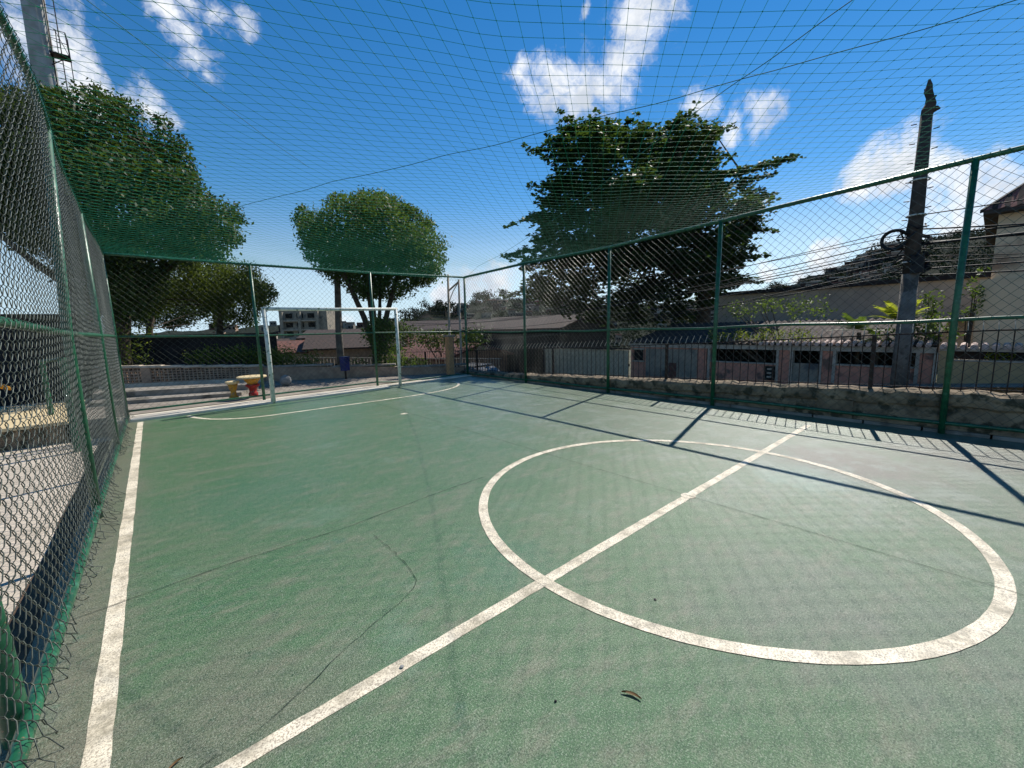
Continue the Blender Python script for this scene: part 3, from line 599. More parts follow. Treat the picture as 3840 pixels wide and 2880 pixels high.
# ================================================================== RIGHT PARAPET AND RAILING
wtop = [(-8, 0.62), (-1.6, 0.53), (1.0, 0.43), (3.5, 0.33), (7.0, 0.19), (9.4, 0.13), (14.0, -0.05)]
pw = empty('parapet_wall', (4.36, 2, 0), 'weathered stone parapet wall along the right side of the court', 'wall')
ys_ = list(np.arange(-8, 14.3, 0.11)); mb = MB(); vs = []; fs = []
for y in ys_:
    lump = 0.018 * math.sin(y * 3.1) * math.sin(y * 7.7) + 0.010 * math.sin(y * 19); t = interp(wtop, y) + lump * 0.7
    jt = lambda s_: random.uniform(-s_, s_)
    for (x, z, s_) in ((4.215, -0.9, 0), (4.215, -0.05, .006), (4.205, t * 0.45, .010), (4.225, t - 0.20, .008), (4.185, t - 0.165, .010), (4.175, t - 0.11, .012), (4.178, t - 0.055, .012), (4.195, t - 0.015, .010), (4.25, t + 0.004, .010), (4.31, t + 0.012, .008), (4.40, t + 0.018, .008), (4.47, t + 0.010, .008), (4.52, t - 0.04, .006), (4.52, -2.4, 0)):
        vs.append((x + jt(s_), y + jt(s_), z + jt(s_)))
for i in range(len(ys_) - 1):
    for k in range(13): a = i * 14 + k; fs.append((a, a + 14, a + 15, a + 1))
fs.append(tuple(range(14))); mb._add(vs, fs); mb.build('wall_body', m_wallold, pw)
for y in (-4.3, -0.15, 3.9, 8.0):
    t = interp(wtop, y); MB().bb(4.178, 4.26, y - 0.22, y + 0.20, 0.0, t - 0.17).build('pier', m_wallold, pw)
mb = MB()
gz0 = lambda y: 0.0
for y in np.arange(-8, 9.1, 0.6): mb.box((4.20, y, 0.02), (0.05, 0.62, 0.05))
mb.build('gutter_kerb', m_conc, pw)
rl = empty('iron_railing', (4.33, 2, 0), 'dark iron picket railing with outward slanted tips on the parapet', 'railing')
def rtopz(y): return interp([(-8, 1.40), (-1.5, 1.31), (1.8, 1.12), (5.0, 0.97), (9.3, 0.80), (14, 0.60)], y)
proto = None; n = 0
for q, y in enumerate(np.arange(-3.4, 14.0, 0.125)):
    if 99 < n: break
    y = float(y) ; zt = rtopz(y); zb = interp(wtop, y) - 0.01; h = zt - zb
    mbp = MB(); th = 0.0065
    mbp.tube([(4.33, y, zb), (4.33, y, zt)], th, 5); mbp.cur = 1; mbp.tube([(4.33, y, zt - 0.01), (4.37, y + 0.004, zt + 0.05), (4.46, y + 0.012, zt + 0.135)], [0.007, 0.006, 0.004], 5)
    mbp.build('picket', [m_iron, m_trim], rl); n += 1; ylast = y  # pale second material on the slanted tips paints in their sunlit glint
mbp = MB()
for y in np.arange(ylast + 0.125, 14.0, 0.125):
    y = float(y); zt = rtopz(y); mbp.tube([(4.33, y, interp(wtop, y) - 0.01), (4.33, y, zt)], 0.0065, 5); mbp.tube([(4.33, y, zt - 0.01), (4.40, y + 0.012, zt + 0.105)], 0.006, 5)
o = mbp.build('picket_run', m_iron, rl); o['kind'] = 'stuff'
yy = np.linspace(-3.5, 14.0, 20)
MB().tube([(4.33, y, rtopz(y) - 0.01) for y in yy], 0.010, 6).build('top_bar', m_iron, rl)
MB().tube([(4.33, y, interp(wtop, y) + 0.05) for y in yy], 0.008, 6).build('bottom_bar', m_iron, rl)
for y in (-2.9, -0.52, 2.6, 5.7, 9.0, 12.3):
    MB().box((4.33, y, (rtopz(y) + interp(wtop, y)) / 2), (0.045, 0.045, rtopz(y) - interp(wtop, y))).build('support_post', m_iron, rl)

# ================================================================== STREET SIDE HOUSES
X = 11.0
def zs(y): return street_z(11, y) + 0.10
hw = empty('garden_wall_house', (X, 3, -0.6), 'low salmon garden wall with pale frames and long dark openings across the street', 'house')
T = 0.74
def wallseg(mb, y0, y1, z0, z1, x0=X, th=0.18): mb.bb(x0, x0 + th, y0, y1, z0, z1)
mb = MB()
wallseg(mb, 4.79, 7.77, -1.4, 0.599)
wallseg(mb, 2.66, 4.76, -1.2, 0.14); wallseg(mb, 2.30, 2.60, -1.2, 0.66); wallseg(mb, 1.27, 1.52, -1.1, 0.66)
wallseg(mb, -0.40, 1.20, -1.0, 0.20); wallseg(mb, -0.70, -0.46, -1.0, 0.66)
mb.build('wall', m_pink, hw)
MB().bb(X - 0.025, X - 0.001, 5.10, 7.10, -1.3, 0.55).build('shutter', m_greyw, hw)
mb = MB()
wallseg(mb, -0.74, 7.78, 0.60, 0.74, X - 0.05, 0.26)
for y in (4.70, 2.63, 2.27, 1.55, 1.235, -0.43, -0.745): wallseg(mb, y - 0.035, y + 0.035, -1.1, 0.598, X - 0.04, 0.22)
wallseg(mb, 2.66, 4.67, 0.145, 0.18, X - 0.03, 0.24); wallseg(mb, -0.40, 1.20, 0.205, 0.24, X - 0.03, 0.24); wallseg(mb, 7.15, 7.68, 0.02, 0.08, X - 0.05, 0.05); wallseg(mb, 7.15, 7.68, 0.50, 0.56, X - 0.05, 0.05)
mb.build('trim', m_trim, hw)
MB().bb(X - 0.02, X, 7.22, 7.61, 0.08, 0.50).build('window', m_dark, hw)
MB().bb(X - 0.05, X - 0.026, 5.85, 6.14, -0.62, 0.05).build('door', m_red if False else m_tile, hw)
gt = MB(); wallseg(gt, 1.59, 2.23, -0.9, 0.22, X + 0.02, 0.05); gt.build('gate', m_greyw, hw)
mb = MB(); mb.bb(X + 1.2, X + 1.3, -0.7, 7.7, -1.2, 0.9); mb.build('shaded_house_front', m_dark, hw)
# roof: dark tiled slope, pale tile edge
V = []; Q = []
ny = 180
for i in range(ny + 1):
    y = -0.75 + 8.55 * i / ny; b = 0.035 * math.sin(i * math.pi / 2)
    for (x, z) in ((X - 0.12, 0.78), (X + 1.6, 1.12), (X + 3.4, 1.46)): V.append((x, y, z + b))
for i in range(ny):
    for k in range(2): a = i * 3 + k; Q.append((a, a + 3, a + 4, a + 1))
fast('roof', V, Q, m_tiledk, hw)
mb = MB()
for i in range(52):
    y = -0.6 + i * 0.16
    if y > 3.2: break
    mb.tube([(X - 0.16, y, 0.79), (X + 0.25, y, 0.86)], 0.055, 8)
mb.build('ridge_tile', m_tilew, hw)
mtb = empty('meter_box', (X - 0.08, 2.78, -0.1), 'small dark meter box on the salmon wall below the long opening', 'meter box')
mb = MB(); mb.bb(X - 0.13, X - 0.001, 2.68, 2.92, -0.33, 0.10); mb.build('box', m_dark, mtb)
mb = MB()
for z in (-0.22, -0.10, 0.02): mb.bb(X - 0.145, X - 0.131, 2.74, 2.86, z - 0.03, z + 0.02)
mb.build('dial', m_trim, mtb)
ow = empty('ochre_garden_wall', (X, -3, -0.5), 'ochre garden wall with an open strip and pale clay tile capping', 'wall')
mb = MB(); wallseg(mb, -8, -0.80, -0.9, 0.42); wallseg(mb, -1.0, -0.80, 0.42, 0.70); mb.bb(X, X + 0.18, -4.1, -3.9, 0.42, 0.7); mb.build('wall_body', m_ochre, ow)
mb = MB(); wallseg(mb, -8, -0.80, 0.66, 0.74, X - 0.03, 0.24); wallseg(mb, -8, -1.0, 0.425, 0.46, X - 0.02, 0.22); mb.build('trim', m_trim, ow)
mb = MB(); wallseg(mb, -8, -1.0, 0.46, 0.66, X + 0.3, 0.02); mb.build('recess', m_shed, ow)
mb = MB()
for i in range(44): mb.tube([(X - 0.10, -0.85 - i * 0.165, 0.76), (X + 0.30, -0.85 - i * 0.165, 0.80)], 0.062, 10)
mb.build('capping_tile', m_tilew, ow)
bf = empty('board_fence', (X, 10, -1), 'cream vertical board fence beyond the salmon wall', 'fence')
mb = MB()
for i in range(30):
    y = 7.9 + i * 0.157; mb.bb(X + random.uniform(0, .02), X + 0.04, y, y + 0.145, -2.1, 0.46 + random.uniform(-0.01, 0.01))
mb.build('boards', m_board, bf)
mb = MB(); mb.bb(X + 0.06, X + 0.12, 7.9, 12.6, -0.2, -0.1); mb.bb(X - .06, X + 0.10, 7.85, 12.62, 0.48, 0.54); mb.build('rail', m_tiledk, bf)
# grey building
gb = empty('warehouse', (24, 3, 0), 'long plain grey building with a dark flat roof edge behind the gardens', 'building')
MB().bb(24, 34, -11, 10.05, -3, 3.10).build('wall', m_wareh, gb)
MB().bb(23.8, 34.1, -11.1, 10.2, 3.105, 3.30).build('roof', m_shed, gb)
MB().bb(23.0, 23.95, -10.5, 10.3, 1.30, 1.45).build('canopy', m_shed, gb)
# beige house at the right edge
bh = empty('house', (14, -5, 0), 'tall beige house with a sloping red clay tile roof at the right edge', 'house')
mb = MB(); mb.bb(12.5, 19, -9, -1.45, -1.5, 3.895); mb.bb(12.3, 12.499, -9, -1.28, -1.5, 2.35); mb.build('wall', m_beige, bh)
V = []; Q = []; n = 70; HZ = 7.3
for i in range(n + 1):
    s = i / n; y = -1.2 - 8.0 * s; b = 0.07 * (i % 2); k = min(min(s, 1 - s) * 8.0 / 3.55, 1.0)
    for q in (0.0, 0.5, 1.0): V.append((12.2 + 3.55 * k * q, y, 3.98 + (HZ - 3.98) * k * q + b * (0.3 + 0.7 * min(1, k * 4))))
for i in range(n):
    for k in range(2): a = i * 3 + k; Q.append((a, a + 3, a + 4, a + 1))
fast('roof', V, Q, m_tileband, bh)
MB().prism([(12.2, -1.2, 3.95), (15.75, -4.75, HZ - 0.03), (15.75, -4.75, HZ + 0.03), (12.2, -1.2, 4.03)], (0.06, 0.06, 0)).build('ridge_cap', m_poledk, bh)
MB().poly([(12.2, -1.2, 3.97), (19.3, -1.2, 3.97), (15.75, -4.75, HZ)]).build('roof_side', m_tile, bh)
MB().bb(12.2, 19.3, -9.2, -1.2, 3.90, 3.965).build('eaves', m_poledk, bh)

# ================================================================== POLES AND CABLES
PX, PY = 10.4, -0.20; pz0 = street_z(PX, PY) + 0.1
up_ = empty('utility_pole', (PX, PY, pz0), 'tall weathered utility pole with a coiled cable beside the yellow green palm', 'utility pole')
MB().tube([(PX, PY, pz0 - 0.4), (PX, PY, 2.5)], [0.175, 0.155], 16).build('base_sleeve', m_pole, up_, True)
MB().tube([(PX, PY, 2.5), (PX, PY, 4.2), (PX, PY, 6.0)], [0.15, 0.13, 0.105], 14).build('shaft', m_poledk, up_, True)
mb = MB()
mb.tube([(PX, PY, 5.97), (PX, PY - 0.02, 6.10), (PX, PY - 0.05, 6.22), (PX + .01, PY - 0.03, 6.36), (PX, PY + 0.01, 6.50), (PX, PY, 6.62), (PX, PY + .015, 6.74)], [0.104, 0.12, 0.10, 0.072, 0.078, 0.055, 0.02], 7)
mb.tube([(PX, PY - 0.05, 6.06), (PX, PY - 0.17, 6.08), (PX, PY - 0.21, 6.05)], [0.08, 0.05, 0.015], 6); mb.tube([(PX, PY - 0.05, 6.30), (PX, PY - 0.13, 6.36)], [0.05, 0.015], 6); mb.tube([(PX, PY + 0.02, 6.45), (PX, PY + 0.08, 6.56)], [0.04, 0.01], 5)
mb.build('splintered_top', m_poledk, up_)
for k in range(8):
    z = 2.9 + k * 0.42
    for sg, dz in ((1, 0), (-1, -0.2)): MB().tube([(PX - 0.05, PY + sg * 0.14, z + dz), (PX - 0.05, PY + sg * 0.24, z + dz + 0.01)], 0.012, 5).build('step_bolt', m_iron, up_)
mb = MB()
for k in range(3):
    mb.tube([(PX - 0.1 - 0.02 * k, PY + 0.33 + (0.21 + 0.015 * k) * math.cos(t), 3.32 + (0.20 + 0.015 * k) * math.sin(t)) for t in np.linspace(3.5, 9.1, 26)], 0.020, 6)
mb.build('cable_coil', m_black, up_)
mb = MB()
for k in range(34):
    a = random.uniform(0, 6.28); z = random.uniform(2.45, 3.55)
    mb.tube([(PX + 0.18 * math.cos(a), PY + 0.18 * math.sin(a), z), (PX + 0.32 * math.cos(a + .5), PY + 0.32 * math.sin(a + .5), z + random.uniform(-.1, .25)), (PX + 0.18 * math.cos(a + 1), PY + 0.18 * math.sin(a + 1), z + 0.1)], 0.018, 5)
mb.box((PX - 0.18, PY - 0.12, 2.7), (0.2, 0.22, 0.40)); mb.build('splice_bundle', m_black, up_)
for z in (2.77, 3.82, 4.6): MB().tube([(PX + 0.175 * math.cos(t), PY + 0.175 * math.sin(t), z) for t in np.linspace(0, 2 * math.pi, 13)], 0.018, 5, False).build('clamp_band', m_white, up_)
def cable(a, b, sag, r, label, grp='cables strung along the street'):
    a, b = Vector(a), Vector(b); pts = []
    for k in range(25):
        t = k / 24; p = a.lerp(b, t); pts.append((p.x, p.y, p.z - sag * 4 * t * (1 - t)))
    o = MB().tube(pts, r, 5).build('cable', m_black, None, True); tag(o, label, 'cable', grp)
lb_ = 'thin black cable sagging from the weathered pole along the street'
for k in range(10):
    z = 2.5 + k * 0.12 + random.uniform(-0.02, 0.02)
    cable((PX + random.uniform(-.05, .05), PY + 0.12, z), (10.6 + 0.05 * k, 26.0, 0.9 + k * 0.22 + random.uniform(-0.1, 0.1)), random.uniform(0.35, 1.0), random.choice((0.008, 0.010, 0.014)), lb_)
for k in range(8):
    z = 2.45 + k * 0.15
    cable((PX, PY - 0.12, z), (10.2 + 0.1 * k, -11.5, z + random.uniform(-0.1, 0.3)), random.uniform(0.1, 0.45), random.choice((0.010, 0.013, 0.018)), 'thin black cable running from the weathered pole towards the beige house')
cable((PX, PY - 0.12, 3.82), (10.5, -11.5, 4.0), 0.08, 0.013, 'highest cable leaving the weathered pole towards the beige house', None)
cable((PX, PY - 0.12, 3.16), (10.4, -11.5, 3.45), 0.14, 0.030, 'thickest black cable crossing in front of the beige house', None)
# column with ladder behind the left tree
tw = empty('floodlight_column', (-6.07, 31.7, -1), 'huge pale column with caged ladder and platform rising behind the large left tree', 'column')
CX, CY = -6.07, 31.7
MB().tube([(CX, CY, -1), (CX, CY, 12), (CX, CY, 17), (CX, CY, 26)], [0.62, 0.53, 0.45, 0.40], 22).build('shaft', m_polelt, tw, True)
for s in (-0.17, 0.17): MB().tube([(CX + 0.62 + s, CY - 0.25, 6), (CX + 0.56 + s, CY - 0.25, 26)], 0.025, 6).build('ladder_rail', m_iron, tw)
mb = MB()
for k in range(50): mb.tube([(CX + 0.42, CY - 0.25, 7 + k * 0.38), (CX + 0.76, CY - 0.25, 7 + k * 0.38)], 0.014, 5)
mb.build('ladder_rungs', m_iron, tw)
for z in (16.0, 19.2):
    mb = MB(); mb.box((CX + 0.72, CY - 0.4, z), (0.75, 0.6, 0.07))
    for dx, dy in ((0.34, -0.28), (0.34, 0.28), (-0.05, -0.28)): mb.tube([(CX + 0.72 + dx, CY - 0.4 + dy, z), (CX + 0.72 + dx * 0.85, CY - 0.4 + dy, z + 1.1)], 0.018, 5)
    for zz in (0.55, 1.1): mb.tube([(CX + 0.6, CY - 0.68, z + zz), (CX + 1.03, CY - 0.68, z + zz), (CX + 1.03, CY - 0.12, z + zz)], 0.018, 5)
    mb.tube([(CX + 0.35, CY - 0.5, z - 0.55), (CX + 1.0, CY - 0.6, z - 0.03)], 0.025, 5); mb.tube([(CX + 1.05, CY - 0.68, z), (CX + 0.66, CY - 0.68, z + 1.1)], 0.014, 5)
    mb.build('platform', m_iron, tw)
MB().tube([(CX + 1.08, CY - 0.3, 10), (CX + 1.06, CY - 0.3, 17)], 0.02, 5).build('downpipe', m_iron, tw)
sp = MB(); sp.tube([(2.42, 15.9, -1.2), (2.46, 15.98, 1.3), (2.75, 16.3, 4.9)], [0.16, 0.14, 0.11], 12)
tag(sp.build('street_pole', m_pole, None, True), 'plain grey concrete pole rising beside the middle tree behind the goal', 'pole')
sp = MB(); sp.tube([(-0.72, 25.4, -2), (-0.6, 25.6, 4.0)], [0.16, 0.12], 10)
tag(sp.build('street_pole', m_polelt, None, True), 'slim pale pole among the olive green tree branches', 'pole')
ga = empty('gantry_frame', (5.6, 12, 0), 'pair of slim pale posts joined by a braced arm near the far right corner', 'gantry')
MB().tube([(5.82, 13.0, -1.4), (6.1, 13.24, 3.70)], [0.055, 0.045], 8).build('post', m_trim, ga, True)
MB().tube([(6.05, 12.5, -1.4), (6.22, 12.65, 3.45)], [0.05, 0.04], 8).build('post', m_trim, ga, True)
mb = MB(); mb.tube([(6.08, 13.2, 3.05), (6.2, 12.66, 3.35)], 0.035, 6); mb.tube([(6.06, 13.18, 2.6), (6.12, 12.95, 3.0), (6.19, 12.68, 3.3)], 0.018, 6); mb.build('braced_arm', m_trim, ga)
pl = empty('gate_pillar', (3.72, 9.62, 0), 'orange brown rendered gate pillar at the far right corner', 'pillar')
MB().box((3.72, 9.62, 0.62), (0.16, 0.22, 1.24)).build('shaft', m_orange, pl); MB().box((3.82, 9.68, 0.62), (0.10, 0.2, 1.22)).build('side_pier', m_greyw, pl)
MB().box((3.75, 9.64, 1.27), (0.26, 0.30, 0.06)).build('cap', m_conc, pl)

# ================================================================== LEFT SIDE AND FAR END
pbx = empty('planter', (-6, 10, -0.3), 'wide raised concrete planter with a sunlit cream top left of the fence', 'planter')
mb = MB(); mb.bb(-9, -4.66, 8.78, 12.0, -0.3, 0.02); mb.build('box', m_wallold, pbx); mb = MB(); mb.bb(-9.05, -4.62, 8.72, 12.05, 0.022, 0.075); mb.build('coping', m_cream, pbx)
hg = MB(); hg.tube([(-4.95, 9.9, -0.3), (-4.95, 9.9, 1.1)], 0.04, 8); hg.tube([(-4.45, 7.8, -0.3), (-4.45, 7.8, 1.2)], 0.045, 8); hg.tube([(-4.95, 9.9, 1.08), (-4.45, 7.8, 1.18)], 0.03, 8)
tag(hg.build('pipe_handrail', m_green), 'short green pipe handrail standing outside the left fence', 'handrail')
toy = empty('rocking_toy', (-5.9, 11.2, 0.05), 'orange and yellow playground spring toy beyond the left fence', 'playground toy')
MB().tube([(-6.25, 11.2, 0.62), (-6.05, 11.2, 0.72), (-5.85, 11.2, 0.66), (-5.6, 11.2, 0.52)], [0.05, 0.09, 0.08, 0.03], 8).build('seat', m_yellow, toy, True)
MB().tube([(-5.95, 11.2, 0.06), (-5.95, 11.2, 0.66)], 0.05, 8).build('spring', m_red, toy, True)
dw = empty('shed', (-1.9, 15.6, 0), 'long low dark shed behind the breeze block wall', 'shed')
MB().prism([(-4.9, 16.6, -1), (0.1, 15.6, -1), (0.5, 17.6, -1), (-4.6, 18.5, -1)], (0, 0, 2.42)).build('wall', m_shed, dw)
MB().prism([(-5.0, 16.5, 1.425), (0.15, 15.5, 1.425), (0.6, 17.7, 1.425), (-4.6, 18.6, 1.425)], (0, 0, 0.10)).build('roof', m_tiledk, dw)
db = empty('outbuilding', (-8, 17, 0), 'dark outbuilding with flat roof seen through the left fence', 'building')
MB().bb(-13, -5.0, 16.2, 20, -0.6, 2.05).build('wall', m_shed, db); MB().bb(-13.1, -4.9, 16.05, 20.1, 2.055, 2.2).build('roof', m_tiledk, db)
MB().bb(-9.2, -8.0, 16.15, 16.198, -0.3, 1.5).build('door', m_tiledk, db)
# breeze block wall
W0, W1 = Vector((-4.6, 14.75, 0)), Vector((-0.9, 12.85, 0)); dW = (W1 - W0).normalized(); nW = Vector((dW.y, -dW.x, 0)); LW = (W1 - W0).length
bw = empty('breeze_block_wall', (-2.7, 13.8, 0.05), 'low perforated breeze block wall along the edge of the plaza', 'wall')
def htop(t): return 0.66 - 0.16 * t / LW
mb = MB(); piers = [0.0, 1.15, 3.95]
rz = math.atan2(dW.y, dW.x)
t = 0.0
while t < LW:
    q = W0 + dW * (t + 0.01)
    mb.box((q.x, q.y, (0.17 + htop(t)) / 2), (0.032, 0.09, htop(t) - 0.17), rz); t += 0.105
nr = 5
for k in range(nr + 1):
    for i in range(8):
        ta, tb_ = LW * i / 8, LW * (i + 1) / 8; m_ = W0 + dW * ((ta + tb_) / 2); hh = htop((ta + tb_) / 2)
        z = 0.19 + (hh - 0.21) * k / nr; mb.box((m_.x, m_.y, z), (LW / 8, 0.084, 0.032), rz)
mb.build('block_screen', m_breeze, bw)
for tpp in piers:
    q = W0 + dW * tpp; MB().box((q.x, q.y, (0.172 + htop(tpp)) / 2), (0.24, 0.13, htop(tpp) - 0.172), rz).build('pier', m_breeze, bw)
mb = MB()
for i in range(8):
    tm = LW * (i + .5) / 8; q = W0 + dW * tm; mb.box((q.x, q.y, htop(tm) + 0.03), (LW / 8 + .01, 0.2, 0.06), rz)
mb.build('coping', m_conclt, bw)
q = W0 + dW * (LW / 2); MB().box((q.x, q.y, 0.10), (LW, 0.14, 0.14), rz).build('plinth', m_conclt, bw)
# solid low wall continuing to the corner
lw = empty('low_wall', (1.5, 11.2, 0), 'low rough rendered wall running from the breeze blocks to the corner', 'wall')
Wp = [(-0.9, 12.85), (0.8, 11.75), (2.4, 10.75), (4.4, 9.70)]; hs_ = [0.48, 0.42, 0.34, 0.22]
vs = []; fs = []
for (x, y), h in zip(Wp, hs_): vs += [(x, y, -0.4), (x, y, h), (x + 0.08, y + 0.15, h), (x + 0.08, y + 0.15, -1.5)]
for i in range(3):
    for k in range(3): a = 4 * i + k; fs.append((a, a + 4, a + 5, a + 1))
fs += [(0, 1, 2, 3), (12, 13, 14, 15)]
mb = MB(); mb._add(vs, fs); mb.build('wall_body', m_breeze, lw)
mb = MB()
for i in range(3):
    a, b = Vector((*Wp[i], hs_[i])), Vector((*Wp[i + 1], hs_[i + 1])); m_ = (a + b) / 2; mb.box((m_.x + .04, m_.y + .08, m_.z + 0.035), ((b - a).length, 0.22, 0.05), math.atan2((b - a).y, (b - a).x))
mb.build('coping', m_conc, lw)
bn = empty('waste_bin', (1.0, 11.25, 0.05), 'dark blue plastic waste bin standing before the low rough wall', 'bin')
MB().box((1.0, 11.25, 0.50), (0.19, 0.18, 0.38), 0.5, 1.08).build('body', m_blue, bn); MB().box((1.0, 11.25, 0.715), (0.23, 0.21, 0.045), 0.5).build('lid', m_blue, bn); MB().tube([(1.0, 11.25, 0.05), (1.0, 11.25, 0.302)], 0.03, 8).build('stand', m_iron, bn)
# white street railing beyond the low wall
wr_ = empty('street_railing', (1.5, 16, -0.6), 'pale metal bar railing along the street behind the goal', 'railing')
n = 0
for k in range(90):
    x = -0.6 + k * 0.12; y = 17.6 - 0.45 * (x + 0.6)
    if x > 8.8: break
    MB().tube([(x, y, -1.3), (x, y, 0.62 - 0.06 * (x + .6))], 0.014, 4).build('bar', m_trim, wr_)
for z in (0.60, -0.6): MB().tube([(-0.7, 17.65, z), (8.9, 13.32, z - 0.55)], 0.02, 5).build('rail', m_trim, wr_)
# car
def car(cx, cy, cz, rz, label):
    r_ = empty('parked_car', (cx, cy, cz), label, 'car')
    ca, sa = math.cos(rz), math.sin(rz)
    T_ = lambda p: (cx + p[0] * ca - p[1] * sa, cy + p[0] * sa + p[1] * ca, cz + p[2])
    prof = [(-2.0, .35), (-2.05, .65), (-1.95, .86), (-1.2, .95), (-0.5, 1.38), (0.75, 1.42), (1.5, 1.0), (1.95, .92), (2.05, .6), (2.0, .32)]
    mb = MB(); low = [(-2.0, .30), (-2.06, .60), (-1.95, .84), (-1.2, .93), (1.5, .98), (1.98, .90), (2.06, .6), (2.0, .30)]
    mb.prism([T_((x, -0.83, z)) for x, z in low], Vector(T_((0, .83, 0))) - Vector(T_((0, -.83, 0)))); mb.build('body', m_car, r_)
    mb = MB(); cab0 = [(-1.2, .93), (-0.5, 1.37), (0.75, 1.40), (1.5, .98)]
    vs = [T_((x, (-.80 if z < 1 else -.62), z)) for x, z in cab0] + [T_((x, (.80 if z < 1 else .62), z)) for x, z in cab0]
    mb._add(vs, [(0, 1, 2, 3), (7, 6, 5, 4), (0, 4, 5, 1), (2, 6, 7, 3)]); mb.build('window', m_glass, r_)
    mb = MB(); mb.prism([T_((-0.55, -0.63, 1.375)), T_((0.8, -0.63, 1.405)), T_((0.8, 0.63, 1.405)), T_((-0.55, 0.63, 1.375))], (0, 0, 0.04)); mb.build('roof', m_car, r_)
    for sx_ in (-1.25, 1.25):
        for sy_ in (-0.78, 0.78):
            wh = MB().tube([T_((sx_, sy_ - .09, .31)), T_((sx_, sy_ + .09, .31))], 0.31, 18).build('wheel', m_black, r_)
            MB().tube([T_((sx_, sy_ - .10, .31)), T_((sx_, sy_ + .10, .31))], 0.18, 14).build('rim', m_car, wh)
car(8.3, 14.6, street_z(8.3, 14.6), math.radians(98), 'silver parked car seen through the far right corner fence')
# row houses and roofs behind
def house(x, y, z, w, d, h, rz, mw, mr, label, roof=0.9, wins=2, cat='house', grp=None, nm='house'):
    r_ = empty(nm, (x, y, z), label, cat, grp); ca, sa = math.cos(rz), math.sin(rz)
    P_ = lambda a, b, c: (x + a * ca - b * sa, y + a * sa + b * ca, z + c)
    MB().box((x, y, z + h / 2), (w, d, h), rz).build('wall', mw, r_)
    if roof > 0.15:
        e = 0.3; mb = MB()
        for s in (-1, 1):
            a = [P_(-w / 2 - e, s * (d / 2 + e), h - 0.1), P_(w / 2 + e, s * (d / 2 + e), h - 0.1), P_(w / 2 + e, 0, h + roof), P_(-w / 2 - e, 0, h + roof)]
            mb.prism(a, (0, 0, 0.1))
        mb.build('roof', mr, r_)
        mb = MB()
        for s in (-1, 1): mb.prism([P_(s * w / 2, -d / 2, h), P_(s * w / 2, d / 2, h), P_(s * w / 2, 0, h + roof - .02)], Vector(P_(-s * 0.1, 0, 0)) - Vector(P_(0, 0, 0)))
        mb.build('gable', mw, r_)
    else:
        MB().box((x, y, z + h + 0.08), (w + 0.3, d + 0.3, 0.15), rz).build('roof', mr, r_)
    for k in range(wins):
        q = P_((k - (wins - 1) / 2) * w / max(wins, 1), -d / 2 - 0.02, h * 0.55); MB().box(q, (w / max(wins, 1) * .35, 0.05, h * 0.3), rz).build('window', m_dark, r_)
    return r_
house(9.6, 19.0, -2.3, 5.0, 4.5, 2.3, -1.45, m_breeze, m_tile, 'brown house with orange tile roof behind the silver car', 0.6, 3)
house(11.5, 25.5, -2.9, 7, 6, 3.1, -1.2, m_board, m_tile, 'cream house with red tile roof beyond the brown one', 0.8, 3)
house(7.2, 27.0, -2.8, 5.5, 5, 3.3, -0.35, m_breeze, m_tiledk, 'tan house with a low dark brown roof beside the middle tree trunk', 0.7, 2)
house(9.8, 33.0, -3.5, 7.5, 6, 4.6, -0.5, m_greyw, m_tiledk, 'grey house with a wide brown arched looking roof seen through the goal', 0.5, 3)
house(3.6, 29.0, -2.6, 4.5, 4, 2.9, -0.3, m_trim, m_tile, 'small pale house with dull red roof seen through the goal', 0.6, 2)
house(1.2, 33.5, -2.9, 6, 5, 3.2, -0.2, m_greyw, m_tiledk, 'grey house with dark roof behind the shed end', 0.7, 2)
house(14.5, 31.0, -3.4, 7, 6, 4.0, -0.9, m_breeze, m_tiledk, 'brown house with dark roof left of the dark hillside', 0.8, 3)
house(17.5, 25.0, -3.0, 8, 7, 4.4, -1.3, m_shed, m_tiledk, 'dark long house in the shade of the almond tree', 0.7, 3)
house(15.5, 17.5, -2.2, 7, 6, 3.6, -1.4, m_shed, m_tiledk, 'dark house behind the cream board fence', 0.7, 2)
house(21.0, 40.0, -4.5, 9, 8, 6.0, -0.9, m_greyw, m_tiledk, 'large grey house below the central hill', 0.9, 4)
# grey apartment slab
ab = empty('apartment_building', (14.4, 63.5, -6), 'grey concrete apartment block with stacked balconies in the distance', 'building'); rz = -0.66
ca, sa = math.cos(rz), math.sin(rz); Pb = lambda a, b, c: (14.4 + a * ca - b * sa, 63.5 + a * sa + b * ca, c)
MB().box(Pb(0, 0, -0.8), (6.5, 5, 10.8), rz).build('wall', m_greyw, ab)
for k in range(4): MB().box(Pb(-0.4, -2.75, -0.6 + k * 1.25), (5.0, 0.5, 0.14), rz).build('balcony', m_trim, ab)
for k in range(4):
    for i in range(3): MB().box(Pb(-1.9 + i * 1.5, -2.52, 0.1 + k * 1.25), (0.9, 0.06, 0.65), rz).build('window', m_dark, ab)
for i in range(3): MB().box(Pb(-2.7 + i * 2.4, -2.8, -0.6), (0.35, 0.6, 10.0), rz).build('pier', m_greyw, ab)
